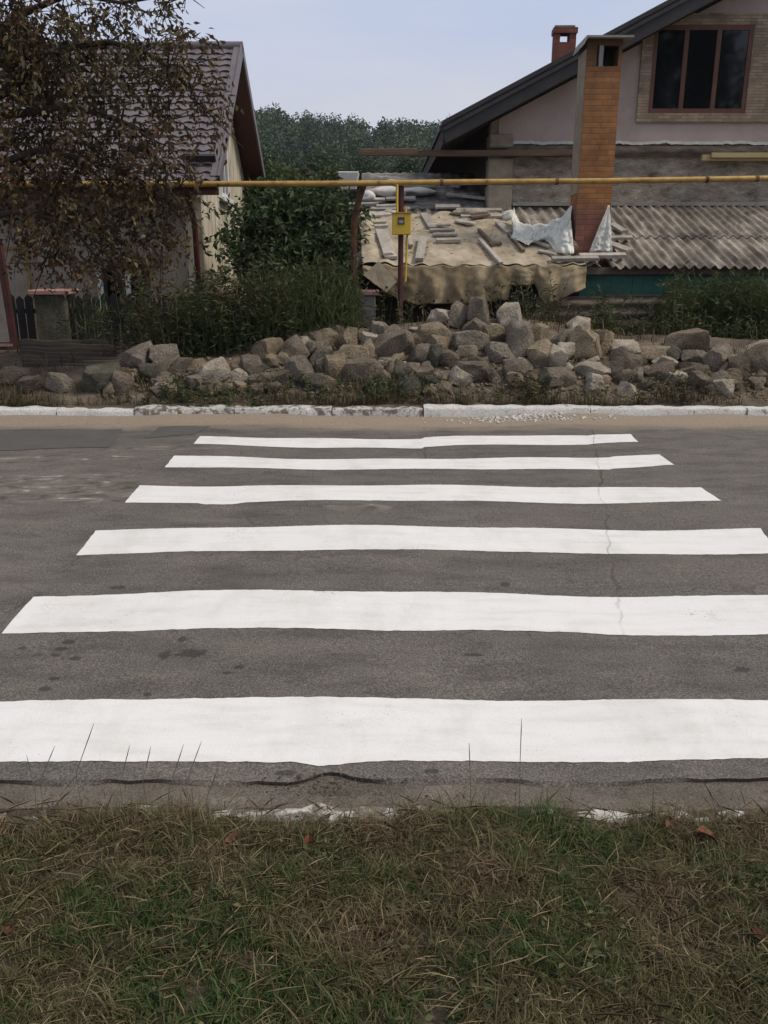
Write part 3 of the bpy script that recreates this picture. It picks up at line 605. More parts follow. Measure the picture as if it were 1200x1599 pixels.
# chips and crumbs
def chips(name, N, pick, smin, smax, m):
    V = []; Fc = []; k = 0
    base = np.array([(1,0,0),(-1,0,0),(0,1,0),(0,-1,0),(0,0,1),(0,0,-1)], float); fc = [(0,2,4),(2,1,4),(1,3,4),(3,0,4),(2,0,5),(1,2,5),(3,1,5),(0,3,5)]
    for i in range(N):
        x, y, z = pick(); s = random.uniform(smin, smax)*random.uniform(.6, 1)
        q = base*rng.uniform(.55, 1.1, (6, 3))*s + base[rng.permutation(6)]*s*.25; q[:, 2] *= .7
        V.append(q + np.array([x, y, z])); Fc += [tuple(a + k for a in f) for f in fc]; k += 6
    return np_mesh(name, np.concatenate(V), np.array(Fc).ravel(), np.full(len(Fc), 3), m)
def pick1():
    px = random.uniform(150, 1230); x = (px-600)/F*9.6; y = random.triangular(8.98, 10.3, 9.5); return x, y, mound(x, y) + .005
stuff(chips('rubble_chips', 1900, pick1, .010, .055, M['stone_tan']))
def pick2():
    x = random.gauss(1.42, .35); y = random.triangular(8.45, 8.72, 8.68); return x, y, road_z(x, y) + .008
stuff(chips('limestone_crumbs', 330, pick2, .008, .032, M['foam']))
def pick3():
    x = random.uniform(-4, 4); y = random.uniform(2.2, 2.34); return x, y, .0
stuff(chips('gravel', 700, pick3, .002, .007, M['stone_grey']))
def pick4():
    x = random.gauss(-.17, .10); y = random.uniform(2.26, 2.40); return x, y, max(.002, road_z(x, y) + .004)
stuff(chips('gravel_spill', 220, pick4, .002, .009, M['stone_brown']))

# dark old corrugated sheet tilted over the stones at the left
mb = MB()
c4 = [P(28, 532, 10.75), P(166, 532, 10.75), P(212, 582, 9.95), P(36, 574, 10.0)]
def cs(u, v):
    p = c4[0].lerp(c4[1], u).lerp(c4[3].lerp(c4[2], u), v); return p + Vector((0, -.012, .022))*math.sin(v*math.pi*2*7) + Vector((0, 0, .02*mnoise.noise((u*4, v*3, 0))))
mb.grid(cs, 20, 84); o = mb.build('corrugated_sheet', M['ground_slate'], smooth_deg=180)
sm = o.modifiers.new('thick', 'SOLIDIFY'); sm.thickness = .008
tag(o, 'dark weathered corrugated sheet leaning over stones below the picket fence', 'sheet')

# ------------------------------------------------------------ left house
XG = -2.75                                   # gable wall plane
tl = thing('cream_house', 'cream rendered house with mauve metal tile roof behind the chestnut branches', 'house', (-6, 15.7, 0))
RX0, RX1 = -9.6, -2.38
E0 = P(343, 282, 13.0); RZ = P(380, 76, 15.72)
ey, ez, ry, rz = 13.0, E0.z, 15.72, RZ.z
wall_y0, wall_y1 = 13.5, 17.9
def roof_under(y): return lerp(ez, rz, (y-ey)/(ry-ey)) if y <= ry else lerp(rz, ez, (y-ry)/(ry-ey))
# walls
mb = MB(); mb.box(-9.3, XG-.25, wall_y0, wall_y0+.25, -.1, roof_under(wall_y0)-.10); mb.build('front_wall', M['render_grey'], tl)
mb = MB(); 
yy = [wall_y0, ry, wall_y1]; pr = [(wall_y0, -.1), (wall_y1, -.1), (wall_y1, roof_under(wall_y1)-.12), (ry, rz-.13), (wall_y0, roof_under(wall_y0)-.12)]
nn = len(pr); mb.add([(XG, y, z) for y, z in pr] + [(XG-.25, y, z) for y, z in pr], [tuple(range(nn)), tuple(range(2*nn-1, nn-1, -1))] + [(i, nn+i, nn+(i+1)%nn, (i+1)%nn) for i in range(nn)])
mb.build('gable_wall', M['render_cream'], tl)
mb = MB(); mb.box(-9.3, XG-.25, wall_y1-.25, wall_y1, -.1, roof_under(wall_y1)-.1); mb.box(-9.3, -9.05, wall_y0+.25, wall_y1-.25, -.1, 2.6); mb.build('back_wall', M['render_grey'], tl)
# roof near slope: stepped, waved metal tiles
ROWS = 20
def rooff(far):
    def fn(u, v):
        x = lerp(RX0, RX1, u); q = v*ROWS*4; row = q/4 - 1e-6; fr = row - math.floor(row)
        t = v; y = lerp(ey, ry, t); z = lerp(ez, rz, t)
        w = .5 + .5*math.cos(x/.205*2*math.pi); lift = .020*w**.6 + .028*(1 - fr)
        ny, nz_ = -(rz-ez), (ry-ey); L = math.hypot(ny, nz_)
        y += ny/L*lift; z += nz_/L*lift
        if far: y = 2*ry - y
        return (x, y, z)
    return fn
# geometry with real risers: duplicate rows at each step
def tiled(far):
    mb = MB(); nu = 420; rows = []
    for r in range(ROWS):
        for (t, fr) in ((r/ROWS, 0.0), ((r+.5)/ROWS, .5), ((r+1)/ROWS, .999)): rows.append((t, fr))
    vs_ = []
    for t, fr in rows:
        for i in range(nu+1):
            x = lerp(RX0, RX1, i/nu); w = .5 + .5*math.cos(x/.205*2*math.pi); lift = .016*w**.6 + .032*(1-fr)
            ny, nz_ = -(rz-ez), (ry-ey); L = math.hypot(ny, nz_); tt = t + (-.002 - .020*w if fr == 0 else 0)
            y = lerp(ey, ry, tt) + ny/L*lift; z = lerp(ez, rz, tt) + nz_/L*lift
            vs_.append((x, (2*ry - y) if far else y, z))
    k = nu+1; mb.add(vs_, [(j*k+i, j*k+i+1, (j+1)*k+i+1, (j+1)*k+i) for j in range(len(rows)-1) for i in range(nu)])
    return mb
rf = tiled(False).build('roof', M['roof_metal'], tl, 30)
# underside of both slopes, far slope, brown boards
mb = MB()
for far in (0, 1):
    f_ = (lambda y: 2*ry - y) if far else (lambda y: y)
    t0 = -.10
    mb.add([(RX0, f_(ey), ez-.012), (RX1, f_(ey), ez-.012), (RX1, f_(ry), rz-.012), (RX0, f_(ry), rz-.012), (RX0, f_(ey), ez+t0), (RX1, f_(ey), ez+t0), (RX1, f_(ry), rz+t0), (RX0, f_(ry), rz+t0)],
           [(0,1,2,3),(7,6,5,4),(0,4,5,1),(1,5,6,2),(3,2,6,7),(0,3,7,4)])
mb.build('soffit', M['brown_trim'], tl)
tiled(True).build('roof', M['roof_metal'], tl, 30)
mb = MB(); mb.tube([(RX0, ry, rz+.03), (RX1+.03, ry, rz+.03)], .075, 10); mb.build('ridge_cap', M['roof_metal'], rf if False else tl, 60)
# verge trim (mauve) on the near slope
mb = MB()
for far in (0, 1):
    a = Vector((RX1+.015, (2*ry-ey) if far else ey, ez)); b = Vector((RX1+.015, ry, rz)); mb.beam(a + Vector((0,0,.0)), b, .03, .16)
    mb.beam(a + Vector((-.06, 0, .055)), b + Vector((-.06, 0, .055)), .13, .02)
mb.build('verge_trim', M['roof_metal'], tl)
# gutter + fascia
mb = MB(); mb.box(RX0, RX1, ey-.02, ey+.012, ez-.20, ez-.02); mb.build('fascia', M['brown_trim'], tl)
mb = MB(); mb.tube([(RX0, ey-.07, ez-.05), (RX1, ey-.07, ez-.06)], .055, 8); mb.build('gutter', M['brown_trim'], tl, 60)
q = P(301, 300, 13.40); mb = MB(); mb.tube([(q.x, ey-.06, ez-.1), (q.x, 13.2, ez-.35), (q.x, 13.42, ez-.6), (q.x, 13.42, .1)], .045, 8); mb.build('downpipe', M['brown_trim'], tl, 60)
# front window
a, b = P(161, 420, 13.5), P(239, 505, 13.5)
wf = MB(); w0 = .055
for (x0, x1, z0, z1) in ((a.x, a.x+w0, b.z, a.z), (b.x-w0, b.x, b.z, a.z), (a.x+w0, b.x-w0, a.z-w0, a.z), (a.x+w0, b.x-w0, b.z, b.z+w0)): wf.box(x0, x1, 13.46, 13.499, z0, z1)
fr = wf.build('window_frame', M['picket'], tl)
mx0 = P(198, 450, 13.5).x; mb = MB(); mb.box(mx0, mx0+.075, 13.462, 13.499, b.z+w0, a.z-w0); mb.build('mullion', M['white_frame'], tl)
mb = MB(); mb.box(a.x+w0, mx0, 13.475, 13.497, b.z+w0, a.z-w0); mb.box(mx0+.075, b.x-w0, 13.475, 13.497, b.z+w0, a.z-w0); mb.build('window_pane', M['glass'], tl)
mb = MB(); mb.box(P(150, 420, 13.5).x, P(160, 420, 13.5).x, 13.47, 13.4995, b.z, a.z+.05); mb.build('window_reveal', M['white_frame'], tl)
mb = MB(); mb.box(a.x-.25, b.x+.2, 13.36, 13.499, a.z+.04, a.z+.15); mb.build('lintel', M['stone_tan'], tl)
# gable window (white frame)
g0, g1, gz0, gz1 = 15.05, 15.75, 2.55, 3.42
mb = MB()
for (y0, y1, z0, z1) in ((g0, g0+.07, gz0, gz1), (g1-.07, g1, gz0, gz1), (g0+.07, g1-.07, gz1-.07, gz1), (g0+.07, g1-.07, gz0, gz0+.07), (15.37, 15.43, gz0+.07, gz1-.07)): mb.box(XG+.001, XG+.05, y0, y1, z0, z1)
mb.box(XG+.001, XG+.10, g0-.08, g1+.08, gz0-.06, gz0-.001)
mb.build('gable_window_frame', M['white_frame'], tl); mb = MB(); mb.box(XG+.001, XG+.02, g0+.07, 15.37, gz0+.07, gz1-.07); mb.box(XG+.001, XG+.02, 15.43, g1-.07, gz0+.07, gz1-.07); mb.build('gable_window_pane', M['glass'], tl)
# snow guards
for (px, py) in ((315, 258), (217, 243)):
    d = ray(px, py); k = (rz-ez)/(ry-ey); t = (ez - k*ey - CAMH)/(d.z - k*d.y); p = Vector((0, 0, CAMH)) + d*t
    mb = MB(); mb.beam((p.x-.22, p.y-.05, p.z+.09), (p.x+.22, p.y-.05, p.z+.09), .05, .10, (0, -.64, .77)); mb.build('snow_guard', M['roof_dark'], tl)
# thin ochre pipe on the front wall at the left
mb = MB(); z1 = P(40, 388, 13.45).z; x1 = P(40, 388, 13.45).x
mb.tube([(-7.6, 13.45, z1), (x1-.02, 13.45, z1), (x1, 13.45, z1-.03), (x1, 13.45, .2)], .018, 8)
tag(mb.build('house_gas_pipe', M['ochre'], None, 60), 'thin ochre gas pipe bent down the grey wall of the cream house', 'pipe')

# ------------------------------------------------------------ fence at the left: pillars, picket bays, gate
def pillar(px, py_cap, wpx, Y, lab, wshaft=None, cap='pinkcap', body='concrete'):
    p = P(px, py_cap, Y); wm = wpx*PXM(p); t = thing('fence_pillar', lab, 'pillar', (p.x, Y+.2, 0), 0, 'fence pillars with pink caps')
    zt = p.z; ws = wshaft or wm*.78
    mb = MB(); mb.grid(lambda u, v: (0, 0, 0), 1, 1); mb = MB(); mb.box(p.x-ws/2, p.x+ws/2, Y, Y+ws, .15, zt-.04); mb.build('shaft', M[body], t, bevel=.012)
    mb = MB(); mb.box(p.x-wm/2, p.x+wm/2, Y-.05, Y+ws+.05, zt-.04, zt+.022); mb.build('cap', M[cap], t, bevel=.01)
pillar(76, 456, 62, 11.45, 'grey masonry pillar with a pink tile cap at the left of the picket fence', body='stone_moss')
pillar(337, 459, 54, 11.45, 'ivy-covered fence pillar with a pink cap below the cream gable')
pillar(566, 457, 52, 11.75, 'grey pillar with a pink cap beside the tarpaulin shed', body='concrete')
def bay(px0, px1, py_top, Y, lab):
    a, b = P(px0, py_top, Y), P(px1, py_top, Y); t = thing('picket_fence', lab, 'fence', ((a.x+b.x)/2, Y, 0), 0, 'black picket fence bays')
    mb = MB(); x = a.x
    while x < b.x:
        w = .098; zt = a.z + random.uniform(-.02, .03); poly = [(x, .2), (x+w, .2), (x+w, zt-.05), (x+w/2, zt), (x, zt-.05)]
        mb.prism(poly, Y, Y+.02); x += .116
    mb.build('pickets', M['picket'], t)
    mb = MB(); mb.box(a.x-.05, b.x+.05, Y+.021, Y+.06, a.z-.25, a.z-.19); mb.box(a.x-.05, b.x+.05, Y+.021, Y+.06, .36, .42); mb.build('rail', M['picket'], t)
bay(10, 50, 460, 11.55, 'short black picket fence bay between the gate post and the first pillar')
bay(102, 312, 460, 11.55, 'black picket fence bay below the cream house window')
bay(362, 545, 464, 11.55, 'black picket fence bay buried in green shrubs')
t = thing('metal_gate', 'dark red metal gate post and low rail at the left edge', 'gate', (P(5, 540, 11.3).x, 11.3, .1))
a = P(4, 378, 11.3); mb = MB(); mb.beam((a.x, 11.3, .15), (a.x-.05, 11.3, a.z), .075, .075, (0, 1, 0)); mb.build('post', M['darkred'], t)
a = P(26, 541, 11.3); mb = MB(); mb.box(-6.6, a.x, 11.28, 11.32, a.z-.06, a.z+.05); mb.build('rail', M['darkred'], t)
mb = MB(); mb.box(-6.6, a.x-.03, 11.262, 11.279, a.z+.0, a.z+.035); mb.build('rail_trim', M['pinkcap'], t)
a = P(38, 553, 10.9); mb = MB(); mb.box(-6.6, a.x, 10.75, 11.2, .1, a.z); tag(mb.build('concrete_step', M['concrete'], None, bevel=.015), 'grey concrete step before the dark red gate', 'step')

# ------------------------------------------------------------ right house
tr_ = thing('pink_plaster_house', 'unfinished gabled house with pinkish plaster above a rough masonry band', 'house', (6, 17, 0))
WY = 15.0; WX0 = P(766, 250, WY).x; AX = 6.3
EAVE = P(690, 190, 14.5); V2 = P(1045, 0, 14.5); sl = (V2.z - EAVE.z)/(V2.x - EAVE.x)
def rz_(x): return EAVE.z + sl*(x - EAVE.x) if x <= AX else EAVE.z + sl*(2*AX - x - EAVE.x)
WX1 = 2*AX - WX0; TH = .34
poly = [(WX0, -.1), (WX1, -.1), (WX1, rz_(WX1)-TH-.02), (AX, rz_(AX)-TH-.02), (WX0, rz_(WX0)-TH-.02)]
mb = MB(); mb.prism(poly, WY+.04, WY+.34); mb.build('masonry_wall', M['rubblewall'], tr_)
mb = MB(); mb.box(WX0, WX0+.3, WY+.34, 28, -.1, rz_(WX0)-TH-.03); mb.box(WX1-.3, WX1, WY+.34, 28, -.1, rz_(WX0)-TH-.03); mb.box(WX0+.3, WX1-.3, 27.7, 28, -.1, 3.4); mb.build('side_wall', M['dark_board'], tr_)  # side wall under the eave, its shade put into the near-black colour
# plaster coat with ragged lower edge, stepping down at its left end
pz = P(900, 222, WY).z; pts = []; x = WX0 + .12; i = 0
while x < WX1 - .1:
    pts.append((x, pz + .03*mnoise.noise((x*2.5, 0, 0)) + .02*mnoise.noise((x*9, 0, 0)))); x += .06
bot = pts[:]; topx = [(WX1-.1, rz_(WX1-.1)-TH-.03), (AX, rz_(AX)-TH-.03), (WX0+.12, rz_(WX0+.12)-TH-.03)]
a, b = P(1018, 40, WY), P(1178, 178, WY)           # window opening
xw0, xw1, zw1, zw0 = P(1017, 100, WY).x, P(1171, 100, WY).x, a.z, b.z
mb = MB(); mb.prism(bot + topx, WY, WY+.038); mb.build('plaster', M['plaster_pink'], tr_)
mb = MB()
for (x, z), (x2, z2) in zip(bot[:-1], bot[1:]): mb.add([(x, WY-.012, z-.035-.012*random.random()), (x2, WY-.012, z2-.035), (x2, WY-.004, z2+.008), (x, WY-.004, z+.008), (x, WY+.036, z-.03), (x2, WY+.036, z2-.03)], [(0,1,2,3), (0,4,5,1)])
mb.build('plaster_edge', M['foam'], tr_)
# dark ledge under the plaster
mb = MB(); lz0, lz1 = P(900, 246, WY).z, P(900, 229, WY).z; mb.grid(lambda u, v: (lerp(WX0+.28, WX1, u), WY - .02 + .02*mnoise.noise((u*40, v*2, 0)) - .04*math.sin(v*math.pi), lerp(lz0, lz1, v) + .012*mnoise.noise((u*60, v*3, 4))), 200, 4); mb.build('ledge', M['slateband'], tr_, 40)
for (x0, x1, y0, y1, lab) in ((770, 802, 210, 232, ''), (764, 802, 247, 286, ''), (761, 800, 290, 332, '')):
    p0, p1 = P(x0, y1, WY), P(x1, y0, WY); mb = MB(); mb.box(WX0-.03, p1.x, WY-.06, WY+.35, p0.z, p1.z); mb.build('quoin', M['quoin'], tr_, bevel=.02)
# window with stone cladding surround
cl = MB(); cx0, cx1, cz0, cz1 = P(1000, 100, WY).x-.0, P(1240, 100, WY).x, P(1000, 192, WY).z, P(1000, 22, WY).z
for (x0, x1, z0, z1) in ((cx0, xw0, cz0, cz1), (xw1, cx1, cz0, cz1), (xw0, xw1, zw1, cz1), (xw0, xw1, cz0, zw0)): cl.box(x0, x1, WY-.045, WY-.001, z0, z1)
cl.build('stone_cladding', M['cladding'], tr_)
wfm = MB(); k = .07
for (x0, x1, z0, z1) in ((xw0, xw0+k, zw0, zw1), (xw1-k, xw1, zw0, zw1), (xw0+k, xw1-k, zw1-k, zw1), (xw0+k, xw1-k, zw0, zw0+k)): wfm.box(x0, x1, WY-.035, WY-.001, z0, z1)
wd = (xw1-xw0)
m1, m2 = xw0+wd*.335, xw0+wd*.66
for mxx in (m1, m2): wfm.box(mxx-.035, mxx+.035, WY-.03, WY-.001, zw0+k, zw1-k)
fo = wfm.build('window', M['wood_frame'], tr_)
for (x0, x1) in ((xw0+k, m1-.035), (m1+.035, m2-.035), (m2+.035, xw1-k)):
    mb = MB(); mb.box(x0, x1, WY-.018, WY-.002, zw0+k, zw1-k); mb.build('pane', M['glass'], fo, loc=tr_.location)
# roof
mb = MB()
for s in (-1, 1):
    xs_ = [EAVE.x, AX] if s < 0 else [2*AX-EAVE.x, AX]
    v8 = []
    for y in (14.45, 28.5):
        for x in xs_: v8 += [(x, y, rz_(x)), (x, y, rz_(x)-.07)]
    mb.add(v8, [(0,2,6,4),(1,5,7,3),(0,1,3,2),(4,6,7,5),(0,4,5,1),(2,3,7,6)])
rr = mb.build('roof', M['roof_dark'], tr_)
mb = MB()
for s in (-1, 1):
    f_ = (lambda x: x) if s < 0 else (lambda x: 2*AX-x)
    a = Vector((f_(EAVE.x+.02), 14.50, rz_(EAVE.x)-.20)); b = Vector((f_(AX), 14.50, rz_(AX)-.20)); mb.beam(a, b, .04, .26)
    mb.beam(a + Vector((0, -.03, .075)), b + Vector((0, -.03, .075)), .05, .05)
mb.build('verge_board', M['roof_dark'], tr_)
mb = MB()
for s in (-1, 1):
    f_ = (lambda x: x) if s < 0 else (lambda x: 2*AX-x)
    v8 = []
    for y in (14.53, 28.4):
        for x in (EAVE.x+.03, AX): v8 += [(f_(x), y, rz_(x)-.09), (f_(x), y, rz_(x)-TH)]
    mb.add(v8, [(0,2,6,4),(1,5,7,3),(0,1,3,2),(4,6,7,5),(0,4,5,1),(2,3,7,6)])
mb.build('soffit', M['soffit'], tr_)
# roof chimney
Yc = 16.6; a, b = P(868, 40, Yc), P(899, 80, Yc); zb = rz_(a.x) - .05
mb = MB(); x0, x1, zt = a.x, b.x, a.z; zo0, zo1 = P(880, 66, Yc).z, P(880, 52, Yc).z; xo0, xo1 = P(875, 60, Yc).x, P(890, 60, Yc).x
mb.box(x0, x1, Yc, Yc+.24, zb, zo0); mb.box(x0, xo0, Yc, Yc+.24, zo0+.0005, zo1); mb.box(xo1, x1, Yc, Yc+.24, zo0+.0005, zo1); mb.box(x0-.02, x1+.02, Yc-.02, Yc+.26, zo1+.0005, zt-.03); co = mb.build('roof_chimney', M['brick2'], tr_)
mb = MB(); mb.box(x0-.005, x1-.03, Yc-.01, Yc+.25, zt-.0295, zt); mb.build('chimney_cap', M['stone_tan'], co, loc=tr_.location)
# flashing strip above the lean-to roof
fz = P(1000, 320, WY).z; mb = MB(); mb.box(P(800, 320, WY).x, WX1, WY-.05, WY+.039, fz-.02, fz+.035); mb.build('flashing', M['concrete'], tr_)
# timber beams resting against the wall
p0, p1 = P(562, 237, 14.7), P(905, 237, 14.7)
mb = MB(); mb.box(p0.x, P(652, 237, 14.7).x, 14.70, 14.80, p0.z-.06, p0.z+.045); mb.box(P(640, 237, 14.7).x, p1.x, 14.805, 14.93, p0.z-.055, p0.z+.035)
tag(mb.build('timber_beam', M['timber'], bevel=.006), 'long brown timber beam sticking out left past the house corner', 'beam')
p0, p1 = P(1101, 244, 14.75), P(1290, 243, 14.75); mb = MB(); mb.box(p0.x, p1.x, 14.86, 14.95, p0.z-.06, p0.z+.03); mb.box(p0.x+.13, p1.x, 14.80, 14.859, p0.z-.02, p0.z+.055)
tag(mb.build('yellow_plank', M['new_timber'], bevel=.004), 'fresh ochre plank fixed across the rough wall at the right', 'plank')

# ------------------------------------------------------------ shed (lean-to) with corrugated roof
RS0, RSS = 1.50, .325
def zr(y): return RS0 + RSS*(y - 12.2)
def RP(px, py, off=0):
    d = ray(px, py); t = (RS0 + off - RSS*12.2 - CAMH)/(d.z - RSS*d.y); return Vector((0, 0, CAMH)) + d*t
ts = thing('lean_to_shed', 'low lean-to shed with corrugated roof and green boarded front', 'shed', (2.5, 13.5, .1))
def corr(x0, x1, y0, y1, pitch, amp, lift, name, m, slip=0, ragged=0):
    mb = MB(); nx = int((x1-x0)/pitch*8)
    def fn(u, v):
        x = lerp(x0, x1, u); yf = y0 + (ragged*mnoise.noise((math.floor(x/1.1)*3.3, 0, 0)) if ragged else 0); y = lerp(yf, y1, v)
        return (x + slip*(y-y0), y, zr(y) + lift + amp*math.sin(x/pitch*2*math.pi) + .01*mnoise.noise((x*2, y*2, 0)))
    mb.grid(fn, nx, 8); o = mb.build(name, m, ts, 180); s = o.modifiers.new('thick', 'SOLIDIFY'); s.thickness = .008; s.offset = -1; return o
xs0 = P(952, 410, 12.2).x
corr(xs0-.05, 7.2, 13.35, WY-.06, .137, .024, .012, 'roof_sheet_upper', M['asbestos'])
corr(xs0+.02, 7.2, 12.12, 13.55, .137, .024, -.010, 'roof_sheet_lower', M['asbestos'], 0, .08)
corr(-.40, xs0-.1, 12.25, WY-.06, .17, .022, -.030, 'roof_sheet_under_tarp', M['asbestos'])
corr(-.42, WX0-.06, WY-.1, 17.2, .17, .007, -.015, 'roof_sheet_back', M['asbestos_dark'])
gx0 = P(905, 450, 12.40).x
mb = MB()
x = gx0
while x < 7.1: mb.box(x, x+.146, 12.40 + random.uniform(0, .006), 12.43, .15, 1.36); x += .15
mb.build('green_boards', M['green_paint'], ts)
mb = MB(); mb.box(-.35, gx0-.002, 12.55, 12.60, .1, 1.50); mb.box(-.35, -.30, 12.6, 17, .1, 1.6); mb.build('dark_wall', M['dark_board'], ts)  # front panel's dark colour stands in for the shaded inside of the open shed
mb = MB(); mb.box(-.38, 7.2, 12.28, 12.36, zr(12.28)-.16, zr(12.28)-.065); mb.build('eave_beam', M['board_dark'], ts)
# corrugated tin fence panels leaning in front
def tin(px0, px1, py0, py1, Y, lab, i):
    a, b = P(px0, py0, Y), P(px1, py1, Y); mb = MB()
    mb.grid(lambda u, v: (lerp(a.x, b.x, u), Y - .015*math.sin(v*2*math.pi*6) + .01*mnoise.noise((u*3, v*3, i)) + .08*(1-v)*0, lerp(.2, a.z, v)), 12, 60)
    o = mb.build('tin_panel', M['tin'], None, 180, loc=((a.x+b.x)/2, Y, .2)); s = o.modifiers.new('thick', 'SOLIDIFY'); s.thickness = .004
    tag(o, lab, 'fence panel', 'corrugated tin fence panels')
tin(838, 938, 464, 520, 12.15, 'darker corrugated tin panel under the tarpaulin flap', 1)
tin(939, 1090, 461, 520, 12.10, 'brown corrugated tin panel below the green boards', 2)
tin(1090, 1290, 470, 520, 12.14, 'corrugated tin panel hidden by tall weeds at the right', 3)

# ------------------------------------------------------------ tarpaulin and things on the shed roof
cols = [(566,405,430),(572,405,434),(584,405,444),(600,406,455),(615,406,463),(627,407,470),(640,407,474),(660,408,475),(680,408,475),(700,408,475),(730,408,474),(760,408,472),(785,408,470),(797,408,468),(801,408,447),(838,409,444),(846,409,465),(854,409,475),(868,406,471),(885,404,464),(905,402,453),(916,401,450)]
cp = [c[0] for c in cols]
def tarpf(part):
    def fn(u, v):
        px = lerp(566, 916, u); fy = 12.13
        xf = P(px, 408, fy).x
        if part == 0:     # on the roof
            y = lerp(14.45 + .25*mnoise.noise((u*6, 0, 0)), fy, v); xb = lerp(-.42, 1.95, u); x = lerp(xb, xf, v)
            z = zr(y) + .022 + .026*mnoise.noise((x*3, y*3, 0)) + .018*mnoise.noise((x*9, y*5, 2)) + .012*abs(mnoise.noise((x*7 + y*4, y*9, 5))) + (.0 if v < .97 else -.012)
            z += .035*math.exp(-((u-.04)/.03)**2) + (.012*math.sin(u*75) + .022*mnoise.noise((u*16, 0, 9)))*v**14
            return (x, y, z)
        pb = interp(px, cp, [c[2] for c in cols]); zb = P(px, pb, fy).z; zt = zr(fy)+.006
        s = v; z = lerp(zt, zb + .03*mnoise.noise((u*22, 0, 5)), s) + (.012*math.sin(u*75) + .022*mnoise.noise((u*16, 0, 9)))*(1-s)**3
        y = fy - .02*math.sin(s*3.0) - .06*s*(.6*math.sin(u*27 + 3*mnoise.noise((u*5, s, 0))) + .6*math.sin(u*61+1) + .8*mnoise.noise((u*14, s*2, 3))) - .015*mnoise.noise((u*30, s*5, 8))
        if px > 840: y -= .10*(1-abs(px-880)/45)*s + .03
        x = xf + .015*mnoise.noise((u*9, s*3, 1))
        return (x, y, z)
    return fn
tt = thing('tarpaulin', 'beige tarpaulin draped over the shed roof with its hem hanging in front', 'tarpaulin', (.9, 12.1, 1.4))
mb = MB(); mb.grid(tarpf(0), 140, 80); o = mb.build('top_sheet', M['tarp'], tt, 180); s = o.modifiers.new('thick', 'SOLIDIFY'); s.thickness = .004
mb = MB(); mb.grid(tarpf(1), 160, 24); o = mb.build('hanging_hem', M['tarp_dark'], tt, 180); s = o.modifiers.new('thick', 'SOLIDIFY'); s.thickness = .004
# folded corner flap at the left with a grommet
q = [P(568, 430, 12.06), P(592, 408, 12.07), P(620, 440, 12.03), P(604, 457, 12.01), P(580, 439, 12.0)]
mb = MB(); mb.add(q + [v + Vector((0, -.02, 0)) for v in q], [(0,1,2,3,4), (9,8,7,6,5), (0,5,6,1), (1,6,7,2), (2,7,8,3), (3,8,9,4), (4,9,5,0)]); mb.build('folded_corner', M['tarp'], tt)
for (px, py) in ((634, 470.5), (656, 471), (678, 470.5), (700, 470), (722, 469.5), (604, 449), (746, 468.5), (866, 463), (858, 466)):
    p = P(px, py, 12.06 if px != 604 else 11.98); mb = MB(); mb.tube([p + Vector((0, -.035, 0)), p + Vector((0, .005, 0))], .017, 10); mb.build('grommet', M['picket'], tt)

bd = [
 ((712,345),(742,350),.10,.03,'board','pale board scrap behind the slanting battens'),
 ((604,330),(640,337),.09,.03,'board','skewed grey board at the back edge of the tarpaulin'),
 ((820,372),(858,386),.06,.03,'board','pale lath across the foot of the crumpled plastic'),
 ((735,340),(765,336),.08,.04,'board_dark','dark offcut near the plaster lump'),
 ((842,392),(868,398),.07,.03,'board','short lath at the tarpaulin edge left of the eave boards'),
 ((596,360),(611,403),.185,.045,'board','wide pale board lying end-on left of the meter box'),
 ((583,348),(603,347),.07,.04,'board','short pale board crosswise, uppermost behind the wide board'),
 ((585,354),(606,353),.07,.04,'board','short crosswise board just behind the wide board'),
 ((598,401),(614,399),.10,.05,'board_dark','short dark board end under the front of the wide board'),
 ((661,372),(655,406),.12,.05,'board','pale board lying end-on right of the meter post'),
 ((641,370),(642,384),.07,.04,'board','small pale board half hidden behind the meter post'),
 ((662,334),(676,356),.13,.03,'board','pale board running back behind the four crosswise boards'),
 ((667,352),(704,351),.08,.035,'board','farthest of the four crosswise boards right of the meter'),
 ((671,360),(710,359),.08,.035,'board','second farthest of the four crosswise boards'),
 ((676,367),(714,366),.09,.035,'board','second nearest of the four crosswise boards'),
 ((681,376),(719,375),.10,.05,'board','nearest of the four crosswise boards, dark on its front edge'),
 ((748,359),(770,382),.05,.04,'board_dark','thin dark batten lying slantwise on the tarpaulin'),
 ((749,374),(783,412),.06,.045,'board','long thin batten slanting down to the tarpaulin edge'),
 ((765,382),(783,380),.06,.04,'board_dark','short dark offcut touching the slanting battens'),
 ((795,366),(818,392),.05,.04,'board_dark','thin dark batten left of the crumpled plastic sheet'),
 ((778,348),(795,364),.10,.04,'board','grey board scrap left of the crumpled plastic'),
 ((545,320),(592,319),.08,.05,'board','grey board crosswise at the back of the shed, beside the rusty pole'),
 ((588,323),(622,322),.08,.05,'board','grey board crosswise at the back of the shed, behind the meter post'),
 ((862,405),(935,404),.10,.05,'board','pale board along the eave in front of the brick chimney'),
 ((905,400),(978,399),.11,.05,'board','pale board along the eave under the chimney, overlapping its neighbour'),
 ((952,372),(988,371),.11,.04,'board','broken board right of the chimney foot'),
 ((950,380),(984,392),.15,.04,'board','wide board scrap at the chimney foot beside the corrugated roof'),
 ((955,350),(975,362),.12,.04,'board','tilted board scrap behind the chimney foot'),
]
for i, (a, b, w, t, m, lab) in enumerate(bd):
    lift = .05 + t/2; A, Bv = RP(*a, lift), RP(*b, lift); mb = MB(); nrm = Vector((0, -RSS, 1)).normalized()
    c = (A+Bv)/2; mb.beam(A, Bv, w, t, nrm); o = mb.build('loose_board', M[m], None, loc=c, bevel=.004)
    tag(o, lab, 'board', 'loose boards on the shed roof')
